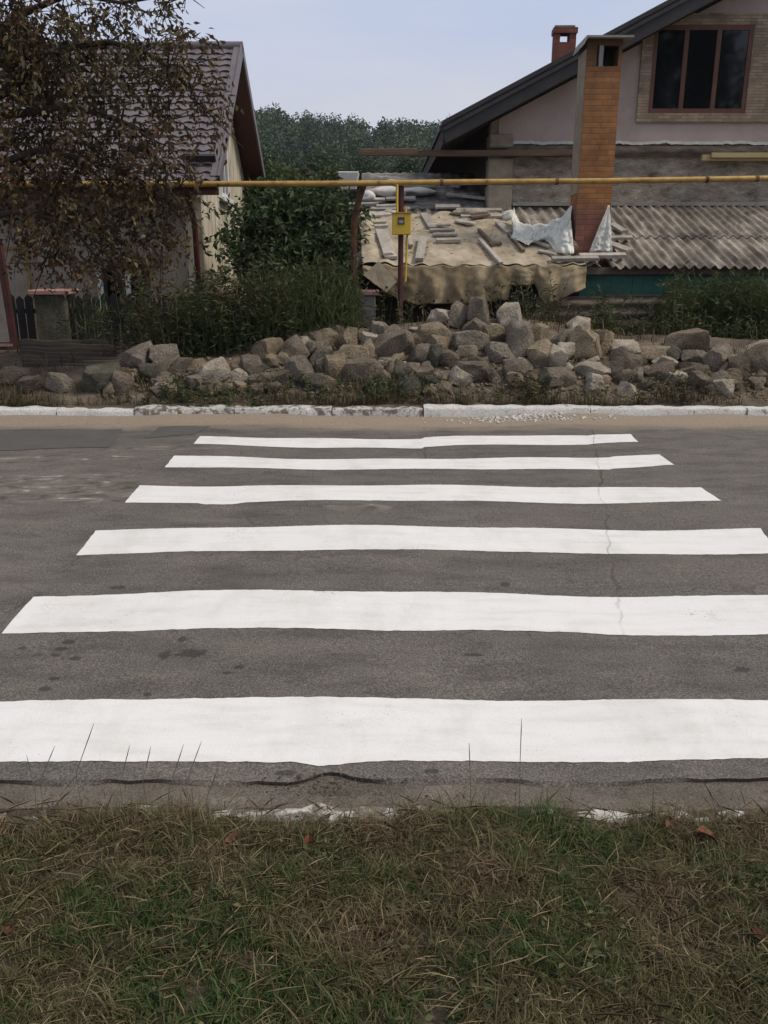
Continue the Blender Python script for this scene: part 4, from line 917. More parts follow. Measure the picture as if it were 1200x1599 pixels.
for i in range(16):
    x = random.uniform(-.25, 1.6); y = random.uniform(14.2, 16.3); a = random.choice([0, 0, 1.2, .3, -.4]); L_ = random.uniform(.15, .38)
    A = Vector((x - math.cos(a)*L_, y - math.sin(a)*L_, 0)); Bv = Vector((x + math.cos(a)*L_, y + math.sin(a)*L_, 0)); A.z = zr(A.y) + .05; Bv.z = zr(Bv.y) + .05
    mb = MB(); mb.beam(A, Bv, random.uniform(.07, .2), .035, (0, -.3, .95))
    tag(mb.build('loose_board', M['board'], None, loc=(A+Bv)/2, bevel=.004), 'grey offcut among the clutter along the back edge of the shed roof', 'board', 'offcuts at the back of the shed roof')
def lump(px, py, sx, sy, sz, m, lab, name, cat, seed):
    p = RP(px, py, sz*.7); bm = bmesh.new(); bmesh.ops.create_icosphere(bm, subdivisions=3, radius=1)
    for v in bm.verts:
        c = v.co.copy(); c += Vector(mnoise.noise_vector(c*1.3 + Vector((seed, 0, 0))))*.35; c += Vector(mnoise.noise_vector(c*4 + Vector((seed, 0, 0))))*.08
        v.co = Vector((c.x*sx, c.y*sy, c.z*sz))
    me = bpy.data.meshes.new(name); bm.to_mesh(me); bm.free(); me.materials.append(M[m]); me.polygons.foreach_set('use_smooth', [True]*len(me.polygons))
    o = bpy.data.objects.new(name, me); col.objects.link(o); o.location = p; tag(o, lab, cat)
lump(604, 301, .26, .25, .11, 'white_junk', 'white crumpled sack at the back of the shed roof, left of the meter post', 'sack', 'sack', 3)
lump(574, 308, .16, .2, .11, 'white_junk', 'white sack beside the top of the rusty pole', 'sack', 'sack', 8)
lump(653, 300, .30, .25, .07, 'white_junk', 'greyish plastic sack lying right of the meter post top', 'sack', 'sack', 14)
def pick5():
    x = random.uniform(-.2, 2.5); y = random.uniform(12.4, 14.6); return x, y, zr(y) + .03
stuff(chips('roof_rubble', 420, pick5, .006, .028, M['stone_pale']))
lump(736, 333, .30, .16, .08, 'stone_pale', 'pale pinkish plaster lump at the foot of the dark porch', 'plaster_lump', 'debris', 21)
lump(888, 388, .11, .1, .12, 'stone_tan', 'tan stone lying against the brick chimney on the plastic', 'loose_stone', 'stone', 25)
lump(795, 338, .10, .1, .09, 'plastic', 'bunched end of plastic sheet near the house corner', 'plastic_bundle', 'plastic', 31)
# white tub at the far end
p = RP(545, 292); mb = MB(); mb.add([(p.x-.13,p.y-.13,p.z-.06),(p.x+.13,p.y-.13,p.z-.06),(p.x+.13,p.y+.13,p.z-.06),(p.x-.13,p.y+.13,p.z-.06),(p.x-.19,p.y-.18,p.z+.24),(p.x+.19,p.y-.18,p.z+.24),(p.x+.19,p.y+.18,p.z+.24),(p.x-.19,p.y+.18,p.z+.24)],
    [(0,3,2,1),(4,5,6,7),(0,1,5,4),(1,2,6,5),(2,3,7,6),(3,0,4,7)]); tag(mb.build('white_tub', M['white_junk'], None, bevel=.015), 'white flared tub standing behind the gas pipe on the shed roof', 'tub')
# plastic sheet round the chimney
mb = MB()
def pl1(u, v):
    t0 = P(798, 326, 14.0).lerp(P(893, 322, 13.0), u); sag = 4*u*(1-u); t0 = t0 + Vector((0, 0, -.24*sag**.8)); f0 = RP(lerp(800, 896, u), lerp(372, 394, u) + 7*math.sin(u*9), .06)
    p = t0.lerp(f0, v); nn = mnoise.noise_vector((u*7, v*3, 0)); n2 = abs(mnoise.noise((u*16, v*7, 3))); n3 = abs(mnoise.noise((u*34 + v*9, v*12, 6))); p += Vector((nn[0]*.06, nn[1]*.12 - .10*math.sin(v*math.pi) - .07*n2 - .022*n3, nn[2]*.06 + .03*n2)); return p
mb.grid(pl1, 130, 60); o = mb.build('plastic_sheet', M['plastic'], None, 180, loc=(2.3, 13, 1.7)); s = o.modifiers.new('thick', 'SOLIDIFY'); s.thickness = .004
tag(o, 'crumpled milky plastic sheet hanging left of the brick chimney', 'plastic sheet')
mb = MB()
def pl2(u, v):
    t0 = P(950, 321, 12.575); a_ = P(920, 394, 12.54); b_ = P(957, 394, 12.54)
    base = a_.lerp(b_, u); p = t0.lerp(base, v**.8); p.y += .018*math.sin(u*13 + 2*v)*v + .02*mnoise.noise((u*5, v*5, 2))*v - .05*abs(mnoise.noise((u*6 + v*2, v*9, 4)))*v; return p + Vector((.02*u*(1-v), 0, 0))
mb.grid(pl2, 40, 40); o = mb.build('plastic_sheet', M['plastic'], None, 180, loc=(3.2, 13, 1.7)); s = o.modifiers.new('thick', 'SOLIDIFY'); s.thickness = .004
tag(o, 'narrow plastic sheet stretched down the right side of the brick chimney', 'plastic sheet')

# brick chimney rising through the shed roof
CY = 12.62; a, b = P(897, 396, CY), P(949, 396, CY); ct = P(935, 62, CY).z; cx0, cx1 = a.x, b.x; lean = .0
tcn_ = thing('brick_chimney', 'tall square brick chimney rising through the shed roof before the pink house', 'chimney', (cx0, CY, zr(CY)-.1))
def cbox(z0, z1, e=0): 
    m_ = MB(); m_.box(cx0-e, cx1+e, CY-e, CY+.48+e, z0, z1); return m_
hz0, hz1 = P(930, 104, CY).z, P(930, 74, CY).z
cbox(zr(CY)-.1, hz0).build('stack', M['brick'], tcn_)
mb = MB(); hw = .05; xm0, xm1 = P(929, 90, CY).x+.0, P(936, 90, CY).x
mb.box(cx0, cx0+.10, CY, CY+.48, hz0+.0005, ct); mb.box(cx1-.045, cx1, CY, CY+.48, hz0+.0005, ct); mb.box(cx0+.1, cx1-.045, CY+.38, CY+.48, hz0+.0005, ct); mb.box(cx0+.1, cx1-.045, CY, CY+.10, hz1+.02, ct)
mb.box(cx0+.1005, cx0+.14, CY+.01, CY+.2, hz0+.0005, hz1+.0195)
mb.build('flue_head', M['brick'], tcn_)
mb = MB(); mb.box(cx0+.17, cx0+.225, CY+.0, CY+.12, hz0+.0005, hz1+.0195); mb.build('flue_divider', M['concrete'], tcn_)
mb = MB(); mb.box(cx0+.141, cx1-.046, CY+.3, CY+.379, hz0+.001, hz1+.0195); mb.build('dark_flue_back', M['dark_board'], tcn_)  # dark panel set inside the flue opening
mb = MB(); mb.box(cx0-.010, cx0-.001, CY+.005, CY+.47, 2.45, hz1-.02); mb.build('mortar_coat', M['quoin'], tcn_)
mb = MB(); mb.add([(cx0-.07, CY-.12, ct-.09), (cx0-.02, CY-.10, ct+.005), (cx1+.12, CY-.10, ct+.005), (cx1+.12, CY+.56, ct+.005), (cx0-.02, CY+.56, ct+.005), (cx0-.07, CY+.56, ct-.09),
   (cx0-.07, CY-.12, ct-.075), (cx0-.03, CY-.10, ct+.03), (cx1+.12, CY-.10, ct+.03), (cx1+.12, CY+.56, ct+.03), (cx0-.03, CY+.56, ct+.03), (cx0-.07, CY+.56, ct-.075)],
   [(0,1,4,5),(1,2,3,4),(6,11,10,7),(7,10,9,8),(0,6,7,1),(1,7,8,2),(2,8,9,3),(3,9,10,4),(4,10,11,5),(5,11,6,0)]); mb.build('cap_slab', M['concrete'], tcn_)

# ------------------------------------------------------------ gas pipe, meter, rusty pole
tp = thing('gas_pipe', 'long ochre overhead gas pipe running across both yards', 'pipe', (0, 11.6, 2.4))
pts = [P(-300, 289, 11.6), P(310, 288, 11.6), P(560, 287, 11.6), P(700, 285, 11.6), P(950, 283, 11.6), P(1200, 279, 11.6), P(1700, 274, 11.6)]
mb = MB(); mb.tube(pts, .036, 12); mb.build('pipe_run', M['ochre'], tp, 60)
for px in (200, 690, 870, 1104, 1182):
    p = P(px, interp(px, [310, 560, 700, 950, 1200], [288, 287, 285, 283, 279]), 11.6); mb = MB(); mb.tube([p - Vector((.02, 0, 0)), p + Vector((.02, 0, 0))], .043, 12); mb.build('joint', M['rust'], tp, 60)
tm = thing('gas_meter_post', 'dark red post carrying a yellow gas meter box before the tarpaulin', 'gas meter', (P(626, 500, 11.65).x, 11.65, .3))
p0, p1 = P(627, 288, 11.65), P(625, 525, 11.65); mb = MB(); mb.tube([(p1.x, 11.65, .3), (p0.x, 11.65, p0.z-.0)], .036, 12); mb.build('post', M['darkred'], tm, 60)
a, b = P(613, 334, 11.5), P(642, 367, 11.5); mb = MB(); mb.box(a.x, b.x, 11.47, 11.61, b.z, a.z); bo = mb.build('meter_box', M['meter'], tm, bevel=.008)
mb = MB(); mb.box(a.x-.01, b.x+.01, 11.46, 11.615, a.z+.001, a.z+.014); mb.build('box_lid_edge', M['ochre'], tm)
c, d = P(621.5, 339.5, 11.46), P(632, 351, 11.46); mb = MB(); mb.box(c.x, d.x, 11.462, 11.4695, d.z, c.z); mb.build('display_window', M['screen'], tm)
mb = MB(); mb.box(c.x+.015, d.x-.015, 11.458, 11.4615, d.z+.015, lerp(d.z, c.z, .6)); mb.build('display', M['concrete'], tm)
mb = MB(); e0 = P(620.5, 288, 11.55); mb.tube([(e0.x, 11.58, e0.z), (e0.x, 11.55, a.z+.02)], .017, 8)
e1 = P(634, 325, 11.55); mb.tube([(e1.x, 11.55, a.z+.02), (e1.x, 11.55, a.z+.09)], .015, 8); e2 = P(633.5, 440, 11.55); mb.tube([(e2.x+.02, 11.55, b.z), (e2.x, 11.55, e2.z)], .014, 8); mb.build('yellow_branch_pipe', M['meter'], tm, 60)
mb = MB(); mb.tube([P(568, 290, 11.62), P(565, 300, 11.68), P(558, 322, 11.72), P(553.5, 345, 11.74), P(553, 400, 11.74), (P(552, 500, 11.74).x, 11.74, .25)], [.04, .04, .042, .045, .042, .045], 10)
tag(mb.build('rusty_pole', M['rust'], None, 60), 'bent rusty pole propping the gas pipe at the left of the shed', 'pole')

# ------------------------------------------------------------ vegetation
def ball(N):
    d = unit(rng.normal(size=(N, 3))); return d*(rng.random((N, 1))**.45)
def leaf_cloud(clumps, L, W, droop=.4):
    "clumps: (centre, radius xyz, count)"
    Pp = []
    for c, r, n_ in clumps:
        b = ball(n_); b += .25*rng.normal(size=(1, 3))*0; Pp.append(np.array(c) + b*np.array(r))
    pos = np.concatenate(Pp); N = len(pos); d = rng.normal(size=(N, 3)); d[:, 2] -= droop*1.5
    nrm = rng.normal(size=(N, 3)); nrm[:, 2] += .8
    return leaves_np(pos, d, nrm, L*rng.uniform(.55, 1.25, N), W*rng.uniform(.6, 1.2, N))
def spray_cloud(clumps, L, W, per=20, slen=.38, spread=.07, droop=.5, twigs=None):
    "leaves set along short drooping twigs, so the crown reads as clusters with gaps"
    PO, DI = [], []
    for c, r, n_ in clumps:
        for k in range(max(1, n_//per)):
            b = ball(1)[0]; st = np.array(c) + b*np.array(r); d = b + rng.normal(size=3)*.6; d[2] = d[2]*.5 - droop; d /= np.linalg.norm(d); ln = slen*rng.uniform(.5, 1.2)
            t = np.linspace(.05, 1, per) + rng.normal(size=per)*.03; p = st + d*ln*t[:, None]; p[:, 2] -= droop*ln*.5*t*t
            if twigs is not None: twigs.tube([st, st + d*ln*.5 - np.array([0, 0, droop*ln*.125]), st + d*ln - np.array([0, 0, droop*ln*.5])], [.006, .004, .002], 3, False)
            PO.append(p + rng.normal(size=(per, 3))*spread); q = rng.normal(size=(per, 3))*.8 + d*.7; q[:, 2] -= droop*.8; DI.append(q)
    pos = np.concatenate(PO); d = np.concatenate(DI); N = len(pos); nrm = rng.normal(size=(N, 3)); nrm[:, 2] += 1.0
    return leaves_np(pos, d, nrm, L*rng.uniform(.5, 1.25, N), W*rng.uniform(.6, 1.2, N))

# browning chestnut tree: trunk just left of the frame, branches reaching in
tt_ = thing('chestnut_tree', 'browning chestnut tree reaching in from the left over the cream house', 'tree', (-6.3, 10.3, .2))
trunk = [(-6.3, 10.3, .1), (-6.25, 10.3, 1.2), (-6.1, 10.25, 2.2), (-6.0, 10.2, 3.2), (-6.1, 10.3, 4.6), (-6.2, 10.3, 5.6)]
mb = MB(); mb.tube(trunk, [.20, .17, .155, .13, .09, .03], 12); mb.build('trunk', M['bark'], tt_, 60)
CL = [(10,20,60,9.9,330),(45,65,55,9.9,330),(20,100,60,10.1,420),(90,80,45,9.8,170),(110,110,45,9.9,200),(160,110,40,9.7,110),(215,100,36,9.7,80),(265,110,34,9.8,80),(300,120,28,9.6,60),(30,130,60,9.9,420),(40,215,80,10.0,600),(105,150,60,9.7,330),(110,240,75,9.8,520),(35,310,80,9.8,620),(115,335,75,9.6,560),(185,225,55,9.9,210),(195,310,62,9.7,380),(240,265,45,9.6,150),(255,320,48,9.8,240),
 (265,372,36,9.9,110),(205,385,42,9.6,170),(140,400,45,9.5,240),(90,385,40,9.6,160),(245,150,45,9.8,110),(290,130,34,9.7,80),(318,165,34,9.6,80),(335,185,24,9.7,40),(285,195,36,9.9,80),(180,150,45,9.5,120),(230,215,45,9.4,120),
 (240,25,28,10.1,40),(285,10,26,10.1,34),(200,40,30,9.9,48),(120,15,36,10.0,70),(15,50,45,10.0,180),(70,95,40,9.9,130),(60,30,34,10.2,55),(95,30,30,10.3,40),(120,55,34,9.9,60),(150,75,30,10.1,55),(150,45,30,10.1,34),(185,15,32,10.2,44),(270,3,26,10.0,22),(210,62,30,9.8,44),(250,70,26,9.8,34),(288,75,24,9.7,32),(305,95,24,9.7,32),(20,8,34,10.0,90),
 (150,300,60,10.2,380),(60,270,60,10.4,380),(80,190,60,10.3,300),(20,380,34,9.7,110),(130,425,30,9.4,60),(250,400,34,9.7,80),(190,415,28,9.6,50),(300,340,26,9.8,44),(165,432,22,9.4,34),(60,425,22,9.5,26),(230,345,50,10.1,240),(70,350,60,9.9,300),(285,290,26,9.8,60)]
clumps = []; cents = []
for px, py, r, Y, n_ in CL:
    c = P(px, py, Y); m_ = r*PXM(c); clumps.append((tuple(c), (m_, m_*.9, m_*.95), n_)); cents.append(c)
for i in range(34):
    c = Vector((random.uniform(-9.0, -5.3), random.uniform(8.6, 12.2), random.uniform(2.4, 6.0)))
    clumps.append((tuple(c), (.75, .75, .6), 190)); cents.append(c)
clumps = [((c[0], c[1], c[2]+.13), (r[0]*.92, r[1], r[2]*.9), int(n_*(1.45 if n_ < 260 else 1.02)*(.8 if c[2] < 2.4 else 1))) for c, r, n_ in clumps]; tw_ = MB()
V, Fc, S = spray_cloud(clumps, .092, .042, 20, .40, .055, .5, tw_); np_mesh('foliage', V, Fc, S, M['leaf_chestnut'], tt_)
limbs = [[(-6.05, 10.2, 2.9), P(0, 150, 10.0), P(70, 90, 9.9), P(118, 72, 9.85), P(172, 66, 9.8), P(218, 78, 9.8), P(262, 104, 9.75), P(300, 140, 9.7)],
         [(-6.0, 10.2, 2.6), P(-40, 270, 9.9), P(60, 235, 9.8), P(140, 250, 9.7), P(215, 280, 9.7), P(262, 330, 9.8)],
         [(-6.1, 10.25, 2.2), P(-60, 350, 9.9), P(30, 330, 9.7), P(110, 350, 9.6), P(150, 400, 9.5)],
         [(-6.0, 10.2, 3.3), P(-20, 60, 10.1), P(40, 20, 10.1), P(110, -10, 10.1), P(190, 5, 10.1), P(280, -10, 10.0)],
         [(-6.05, 10.2, 3.0), P(20, 180, 9.9), P(110, 165, 9.7), P(190, 190, 9.8), P(250, 215, 9.6)],
         [(-6.1, 10.3, 3.5), (-7, 10.6, 4.2), (-8, 11, 4.8)], [(-6.05, 10.2, 3.4), (-6.6, 9.4, 4.2), (-6.9, 8.8, 5.0)], [(-6.05, 10.25, 3.0), (-5.7, 11.2, 3.8), (-5.6, 12, 4.6)]]
bm_ = tw_; lp = []
for L_ in limbs:
    L_ = [Vector(p) for p in L_]; k = len(L_); bm_.tube(L_, [lerp(.06, .012, (i/(k-1))**.8) for i in range(k)], 8); lp += L_
for c in cents:
    b = min(lp, key=lambda p: (p-c).length)
    mid = b.lerp(c, .5) + Vector((random.uniform(-.1, .1), random.uniform(-.1, .1), random.uniform(.0, .15)))
    bm_.tube([b, mid, c], [.014, .009, .004], 5)
    for _ in range(3): bm_.tube([mid.lerp(c, random.random()), c + Vector((random.uniform(-.35, .35), random.uniform(-.3, .3), random.uniform(-.4, .25)))], [.007, .003], 4)
bm_.build('branches', M['bark'], tt_)

# leafy shrub beside the tarpaulin (behind the fence)
tb = thing('leafy_shrub', 'tall dark green leafy shrub between the cream gable and the rusty pole', 'shrub', (-1.2, 12.9, .2))
CB = [(450,345,58,13.2,620),(510,330,50,13.4,560),(410,370,50,13.1,460),(470,400,62,12.9,700),(525,390,45,13.0,520),(400,420,45,12.7,330),(440,450,55,12.5,560),(510,450,50,12.5,520),(535,430,34,12.6,280),(480,320,46,13.8,420),(540,335,30,13.6,240),(430,325,34,13.5,260),
 (372,370,20,12.9,40),(352,348,13,12.8,20),(365,395,15,12.8,24),(350,410,13,12.7,16),(375,405,18,12.7,34),(388,350,20,13.0,50),(345,415,16,12.6,20),(530,470,36,12.3,260)]
cl2 = [(tuple(P(a - (14 if a > 500 else 0), b, Y)), (max(.08, r*PXM(P(a, b, Y)) - (.17 if a > 400 else .05)),)*3, int(n_*1.5)) for a, b, r, Y, n_ in CB]
tw2 = MB(); V, Fc, S = spray_cloud(cl2, .135, .058, 16, .42, .05, .15, tw2); np_mesh('foliage', V, Fc, S, M['leaf_bush'], tb)
mb = tw2
for a, b, r, Y, n_ in CB:
    c = P(a, b, Y); mb.tube([(-1.2 + random.uniform(-.2, .2), 12.9, .2), Vector((-1.2, 12.9, .9)).lerp(c, .5) + Vector((0, 0, .15)), c], [.025, .016, .005], 5)
mb.build('branches', M['bark'], tb)

# weeds against the fence and on the verge
def weed_field(name, region, N, hmin, hmax, m, leafL=.09, leafW=.03, per=14, slim=1.0):
    "stems with leaves; region() -> x,y,z"
    pos = []; d = []; st = MB()
    for i in range(N):
        x, y, z = region(); h = random.uniform(hmin, hmax); lx, ly = random.uniform(-.2, .2)*h, random.uniform(-.2, .2)*h
        st.tube([(x, y, z-.03), (x + lx*.4, y + ly*.4, z + h*.55), (x + lx, y + ly, z + h)], [.005, .004, .0015], 3, False)
        for k in range(per):
            t = random.random()**.7; pos.append((x + lx*t*t, y + ly*t*t, z + h*t)); a = random.random()*6.28; d.append((math.cos(a)*slim, math.sin(a)*slim, random.uniform(-.3, .8)))
    pos = np.array(pos); d = np.array(d); n_ = len(pos); nr = rng.normal(size=(n_, 3)); nr[:, 2] += 1.2
    V, Fc, S = leaves_np(pos, d, nr, leafL*rng.uniform(.5, 1.3, n_), leafW*rng.uniform(.6, 1.3, n_))
    sv = np.array(st.v); sf = np.array([i for f in st.f for i in f]) + len(V)
    return np_mesh(name, np.concatenate([V, sv]), np.concatenate([Fc, sf]), np.concatenate([S, np.full(len(st.f), 4)]), m)
def reg_fence():
    px = random.uniform(310, 560) if random.random() < .84 else random.uniform(205, 330) if random.random() < .9 else random.uniform(110, 210); y = random.uniform(10.25 if px < 470 else 10.9, 11.9); x = (px-600)/F*11; 
    return x, y, mound(x, y)
def reg_wisp():
    px = random.uniform(290, 560) if random.random() < .93 else random.uniform(110, 225); y = random.uniform(10.3 if px > 225 else 10.9, 11.3); x = (px-600)/F*11; return x, y, mound(x, y)
stuff(weed_field('wispy_grass', reg_wisp, 260, .3, .85, M['leaf_olive'], .17, .008, 16, .3))
stuff(weed_field('fence_weeds', reg_fence, 800, .25, 1.0, M['leaf_weed'], .085, .024, 20))
def reg_right():
    px = 1040 + 170*random.random()**.8 + (60 if random.random() < .2 else 0); y = random.uniform(11.3, 12.0); x = (px-600)/F*11.2; return x, y, mound(x, y)
stuff(weed_field('tall_weeds', reg_right, 600, .4, 1.05, M['leaf_olive'], .13, .014, 18, .55))
def reg_mid():
    px = random.choice([random.gauss(800, 22), random.gauss(820, 25), random.gauss(1040, 25), random.gauss(950, 14), random.gauss(600, 40), random.uniform(1030, 1240)]); y = random.uniform(10.95 if px > 850 else 11.2, 11.9); x = (px-600)/F*11; return x, y, mound(x, y)
stuff(weed_field('shed_weeds', reg_mid, 300, .15, .9, M['leaf_weed'], .10, .02, 14, .7))
def reg_low():
    px = random.uniform(840, 1240); y = random.uniform(10.85, 11.6); x = (px-600)/F*11; return x, y, mound(x, y)
stuff(weed_field('low_weeds', reg_low, 420, .08, .28, M['leaf_weed'], .07, .016, 12, .7))

# verge grass: tufts between kerb and rubble and among stones
N = 26000; x = rng.uniform(-6, 6, N); y = 8.92 + 1.9*rng.random(N)**2.0
dens = np.array([.5 + .5*mnoise.noise((a*1.1, b*2.2, 4)) for a, b in zip(x, y)]); keep = dens > rng.uniform(.44, .80, N); x, y = x[keep], y[keep]
z = np.array([mound(a, b) for a, b in zip(x, y)]); n_ = len(x); pos = np.stack([x, y, z - .01], 1)
V, Fc, S = blades_np(pos, rng.uniform(0, 6.28, n_), rng.gamma(3, .035, n_) + .03, rng.uniform(.2, 1.1, n_), rng.uniform(.004, .009, n_))
stuff(np_mesh('verge_grass', V, Fc, S, M['vgrass']))
# low green weeds spilling over the worn kerb
def reg_kerb():
    px = random.choice([random.gauss(330, 45), random.gauss(270, 40), random.gauss(430, 60), random.gauss(640, 45), random.gauss(600, 50), random.gauss(830, 25), random.gauss(1060, 30), random.uniform(200, 1200)]); y = random.uniform(8.82 if 215 < px < 440 else 8.93, 9.35); x = (px-600)/F*9; return x, y, mound(x, y)
stuff(weed_field('kerb_weeds', reg_kerb, 430, .05, .20, M['leaf_weed'], .05, .02, 10))

# near grass bank
def grassfield(N, xr, yr, hs, wmin, wmax):
    x = rng.uniform(*xr, N); y = rng.uniform(*yr, N)
    e = np.array([2.135 + .06*mnoise.noise((a*2.2, 0, 0)) + .07*mnoise.noise((a*7, 0, 3)) for a in x])
    tf = np.array([mnoise.noise((a*13, b*13, 2)) + .7*mnoise.noise((a*4, b*4, 8)) for a, b in zip(x, y)])
    k = (y < e + .05*rng.normal(size=len(x))*(rng.random(len(x)) < .25)) & (tf + .75 > rng.uniform(0, .95, len(x))); x, y, e = x[k], y[k], e[k]
    cl_ = np.array([mnoise.noise((a*6, b*6, 1)) for a, b in zip(x, y)]); cl2_ = np.array([mnoise.noise((a*2.2, b*2.2, 7)) for a, b in zip(x, y)])
    z = np.array([near_z(a, b) for a, b in zip(x, y)]); n_ = len(x)
    h = .88*(rng.gamma(3.5, hs, n_) + .015)*(1 + .5*cl_ + .35*cl2_); h *= np.where(y > e - .12, 1.15, 1)
    head = rng.uniform(0, 6.28, n_); lean = rng.uniform(.15, 1.15, n_)
    return blades_np(np.stack([x, y, z - .005], 1), head, h, lean, rng.uniform(wmin, wmax, n_))
V, Fc, S = grassfield(270000, (-1.5, 1.5), (1.2, 2.32), .0088, .0010, .0027)
V2, F2, S2 = grassfield(45000, (-5, 5), (-.6, 2.25), .015, .002, .005)
stuff(np_mesh('grass', np.concatenate([V, V2]), np.concatenate([Fc, F2 + len(V)]), np.concatenate([S, S2]), M['grass']))
N = 2600; x = rng.uniform(-1.5, 1.5, N); y = rng.uniform(1.2, 2.12, N); cv = np.array([mnoise.noise((a*3, b*3, 12)) for a, b in zip(x, y)]); k = cv > .12; x, y = x[k], y[k]; N = len(x)
z = np.array([near_z(a, b) for a, b in zip(x, y)]) + rng.uniform(.01, .05, N); a = rng.uniform(0, 6.28, N); d = np.stack([np.cos(a), np.sin(a), rng.uniform(-.1, .4, N)], 1); nr = np.tile([0, 0, 1.], (N, 1)) + rng.normal(size=(N, 3))*.4
V, Fc, S = leaves_np(np.stack([x, y, z], 1), d, nr, rng.uniform(.012, .028, N), rng.uniform(.008, .016, N), .15); stuff(np_mesh('broadleaf_weeds', V, Fc, S, M['leaf_weed']))
# flat dry straw lying in the grass
N = 5200; x = rng.uniform(-1.6, 1.6, N); y = rng.uniform(1.15, 2.17, N); z = np.array([near_z(a, b) for a, b in zip(x, y)]) + rng.uniform(.015, .05, N)
a = rng.uniform(0, 6.28, N); d = np.stack([np.cos(a), np.sin(a), rng.uniform(-.2, .35, N)], 1); nr = np.tile([0, 0, 1.], (N, 1)) + rng.normal(size=(N, 3))*.3
V, Fc, S = leaves_np(np.stack([x, y, z], 1), d, nr, rng.uniform(.03, .12, N), rng.uniform(.0015, .003, N), .05)
M['straw'] = leafmat('straw', [(0, (.10, .07, .045)), (.6, (.20, .155, .095)), (1, (.36, .29, .19))], 2.0, None, .15, .7)
stuff(np_mesh('dry_straw', V, Fc, S, M['straw']))
# seed stalks standing in front of the nearest stripe
SK = [(130,1215,147,1130,'tallest dark seed stalk standing against the nearest stripe at the left'),(72,1262,86,1165,'leaning stalk left of the tallest one'),(50,1240,42,1180,'thin upright stalk near the left edge'),(193,1192,203,1164,'short stalk just right of the tallest dark one'),(231,1190,236,1166,'tiny stalk between the tallest stalk and the pair'),
      (277,1232,287,1163,'dark stalk, left one of a close pair'),(303,1262,315,1158,'thin pale stalk, right one of a close pair'),(815,1190,815,1122,'lone upright stalk at the right against the nearest stripe'),(735,1225,733,1160,'thin pale stalk left of the lone upright one'),(330,1242,340,1202,'pale bent stalk before the road edge'),(110,1270,125,1205,'pale straw stalk below the tallest one')]
for i, (x0, y0, x1, y1, lab) in enumerate(SK):
    Yb = 2.05 + .05*math.sin(i*2.1); b = P(x0, y0 + 45, Yb); t_ = P(x1, y1, Yb + .04); b.z = min(b.z, .05); bz = Vector((b.x, b.y, .02))
    mid = bz.lerp(t_, .55) + Vector((-.035*(x1 - x0 + 4)/18 + .008*math.sin(i), 0, .01)); mb = MB(); mb.tube([bz, mid, t_.lerp(mid, .25), t_], [.0011, .0009, .0014, .0005], 5)
    tag(mb.build('grass_stalk', M['stalk'], None, 60), lab, 'grass stalk', 'seed stalks at the road edge')
# dead leaves in the grass
DL = [(485,1310,.055,'bright rust-red dry leaf standing upright in the grass','up'),(15,1458,.06,'curled brown dry leaf at the left edge','flat'),(362,1312,.055,'brown curled leaf left of the bright rust-red one','flat'),(252,1486,.05,'brown dry leaf low in the left part of the grass','flat'),(1046,1290,.05,'brown dry leaf at the grass edge on the right','flat'),(1104,1308,.075,'largest reddish dry leaf on the right of the grass','flat'),(1180,1466,.06,'dark red dry leaf at the right edge','flat'),(806,1308,.035,'small brown leaf in the green grass right of centre','flat'),(878,1448,.045,'faded brown leaf in the dry patch','flat'),(95,1405,.04,'small russet leaf in the left of the grass','flat'),(715,1480,.04,'dull brown leaf low in the grass, right of centre','flat')]
for i, (px, py, s, lab, kind) in enumerate(DL):
    s *= .62; p = G(px, py, .055); mb = MB(); ang = i*1.9
    def lf(u, v):
        w = math.sin(math.pi*min(1, u*.96+.02))**.8*.42*s*(v-.5)*2; q = Vector(((u-.5)*s*1.3, w, .35*s*abs(v-.5)*2 + .25*s*math.sin(u*3.5 + i)))
        if kind == 'up': q = Matrix.Rotation(R(-75), 3, 'Y') @ q; q = Matrix.Rotation(R(80), 3, 'Z') @ q; return p + q
        return p + Matrix.Rotation(ang, 3, 'Z') @ q
    mb.grid(lf, 10, 6); o = mb.build('dry_leaf', M['dead_leaf'], None, 180, loc=p); tag(o, lab, 'dead leaf', 'dead leaves in the grass')

# ------------------------------------------------------------ background: wooded hill and mid-distance trees
def hill_z(x, y):
    t = smooth((y - 62)/178); return -4.5 + t*(34.2 - .085*(x + 30) + 1.2*mnoise.noise((x*.02, 1, 0))) - max(0, y-245)*.05
mb = MB(); mb.grid(lambda u, v: (lambda x, y: (x, y, hill_z(x, y) - .2))(lerp(-150, 130, u), lerp(60, 330, v)), 50, 40); struct(mb.build('hill', M['hill'], smooth_deg=180))
def crown_np(nleaf, seed, squash=1.1):
    g = np.random.default_rng(seed); lob = unit(g.normal(size=(9, 3)))*.52; which = g.integers(0, 9, nleaf); dd = unit(g.normal(size=(nleaf, 3)))
    pos = lob[which] + dd*(.34 + .22*g.random((nleaf, 1))); pos[:, 2] *= squash
    d = g.normal(size=(nleaf, 3)); nr = dd + .5*g.normal(size=(nleaf, 3)); return pos, d, nr
tm_ = [crown_np(560, s) for s in range(6)]
PP, DD, NN, LL = [], [], [], []
for i in range(1150):
    y = 75 + 168*random.random()**.75; x = random.uniform(-.36*y - 8, .27*y + 8); r = random.uniform(1.5, 2.9); z = hill_z(x, y) + r*.95
    pos, d, nr = tm_[i % 6]; a = random.random()*6.28; ca, sa = math.cos(a), math.sin(a); rot = np.array([[ca, -sa, 0], [sa, ca, 0], [0, 0, 1]])
    st_ = random.uniform(.9, 1.8); PP.append(pos @ rot.T * np.array([r, r, r*st_]) + np.array([x, y, z])); DD.append(d @ rot.T); NN.append(nr @ rot.T); LL.append(np.full(len(pos), r*.22))
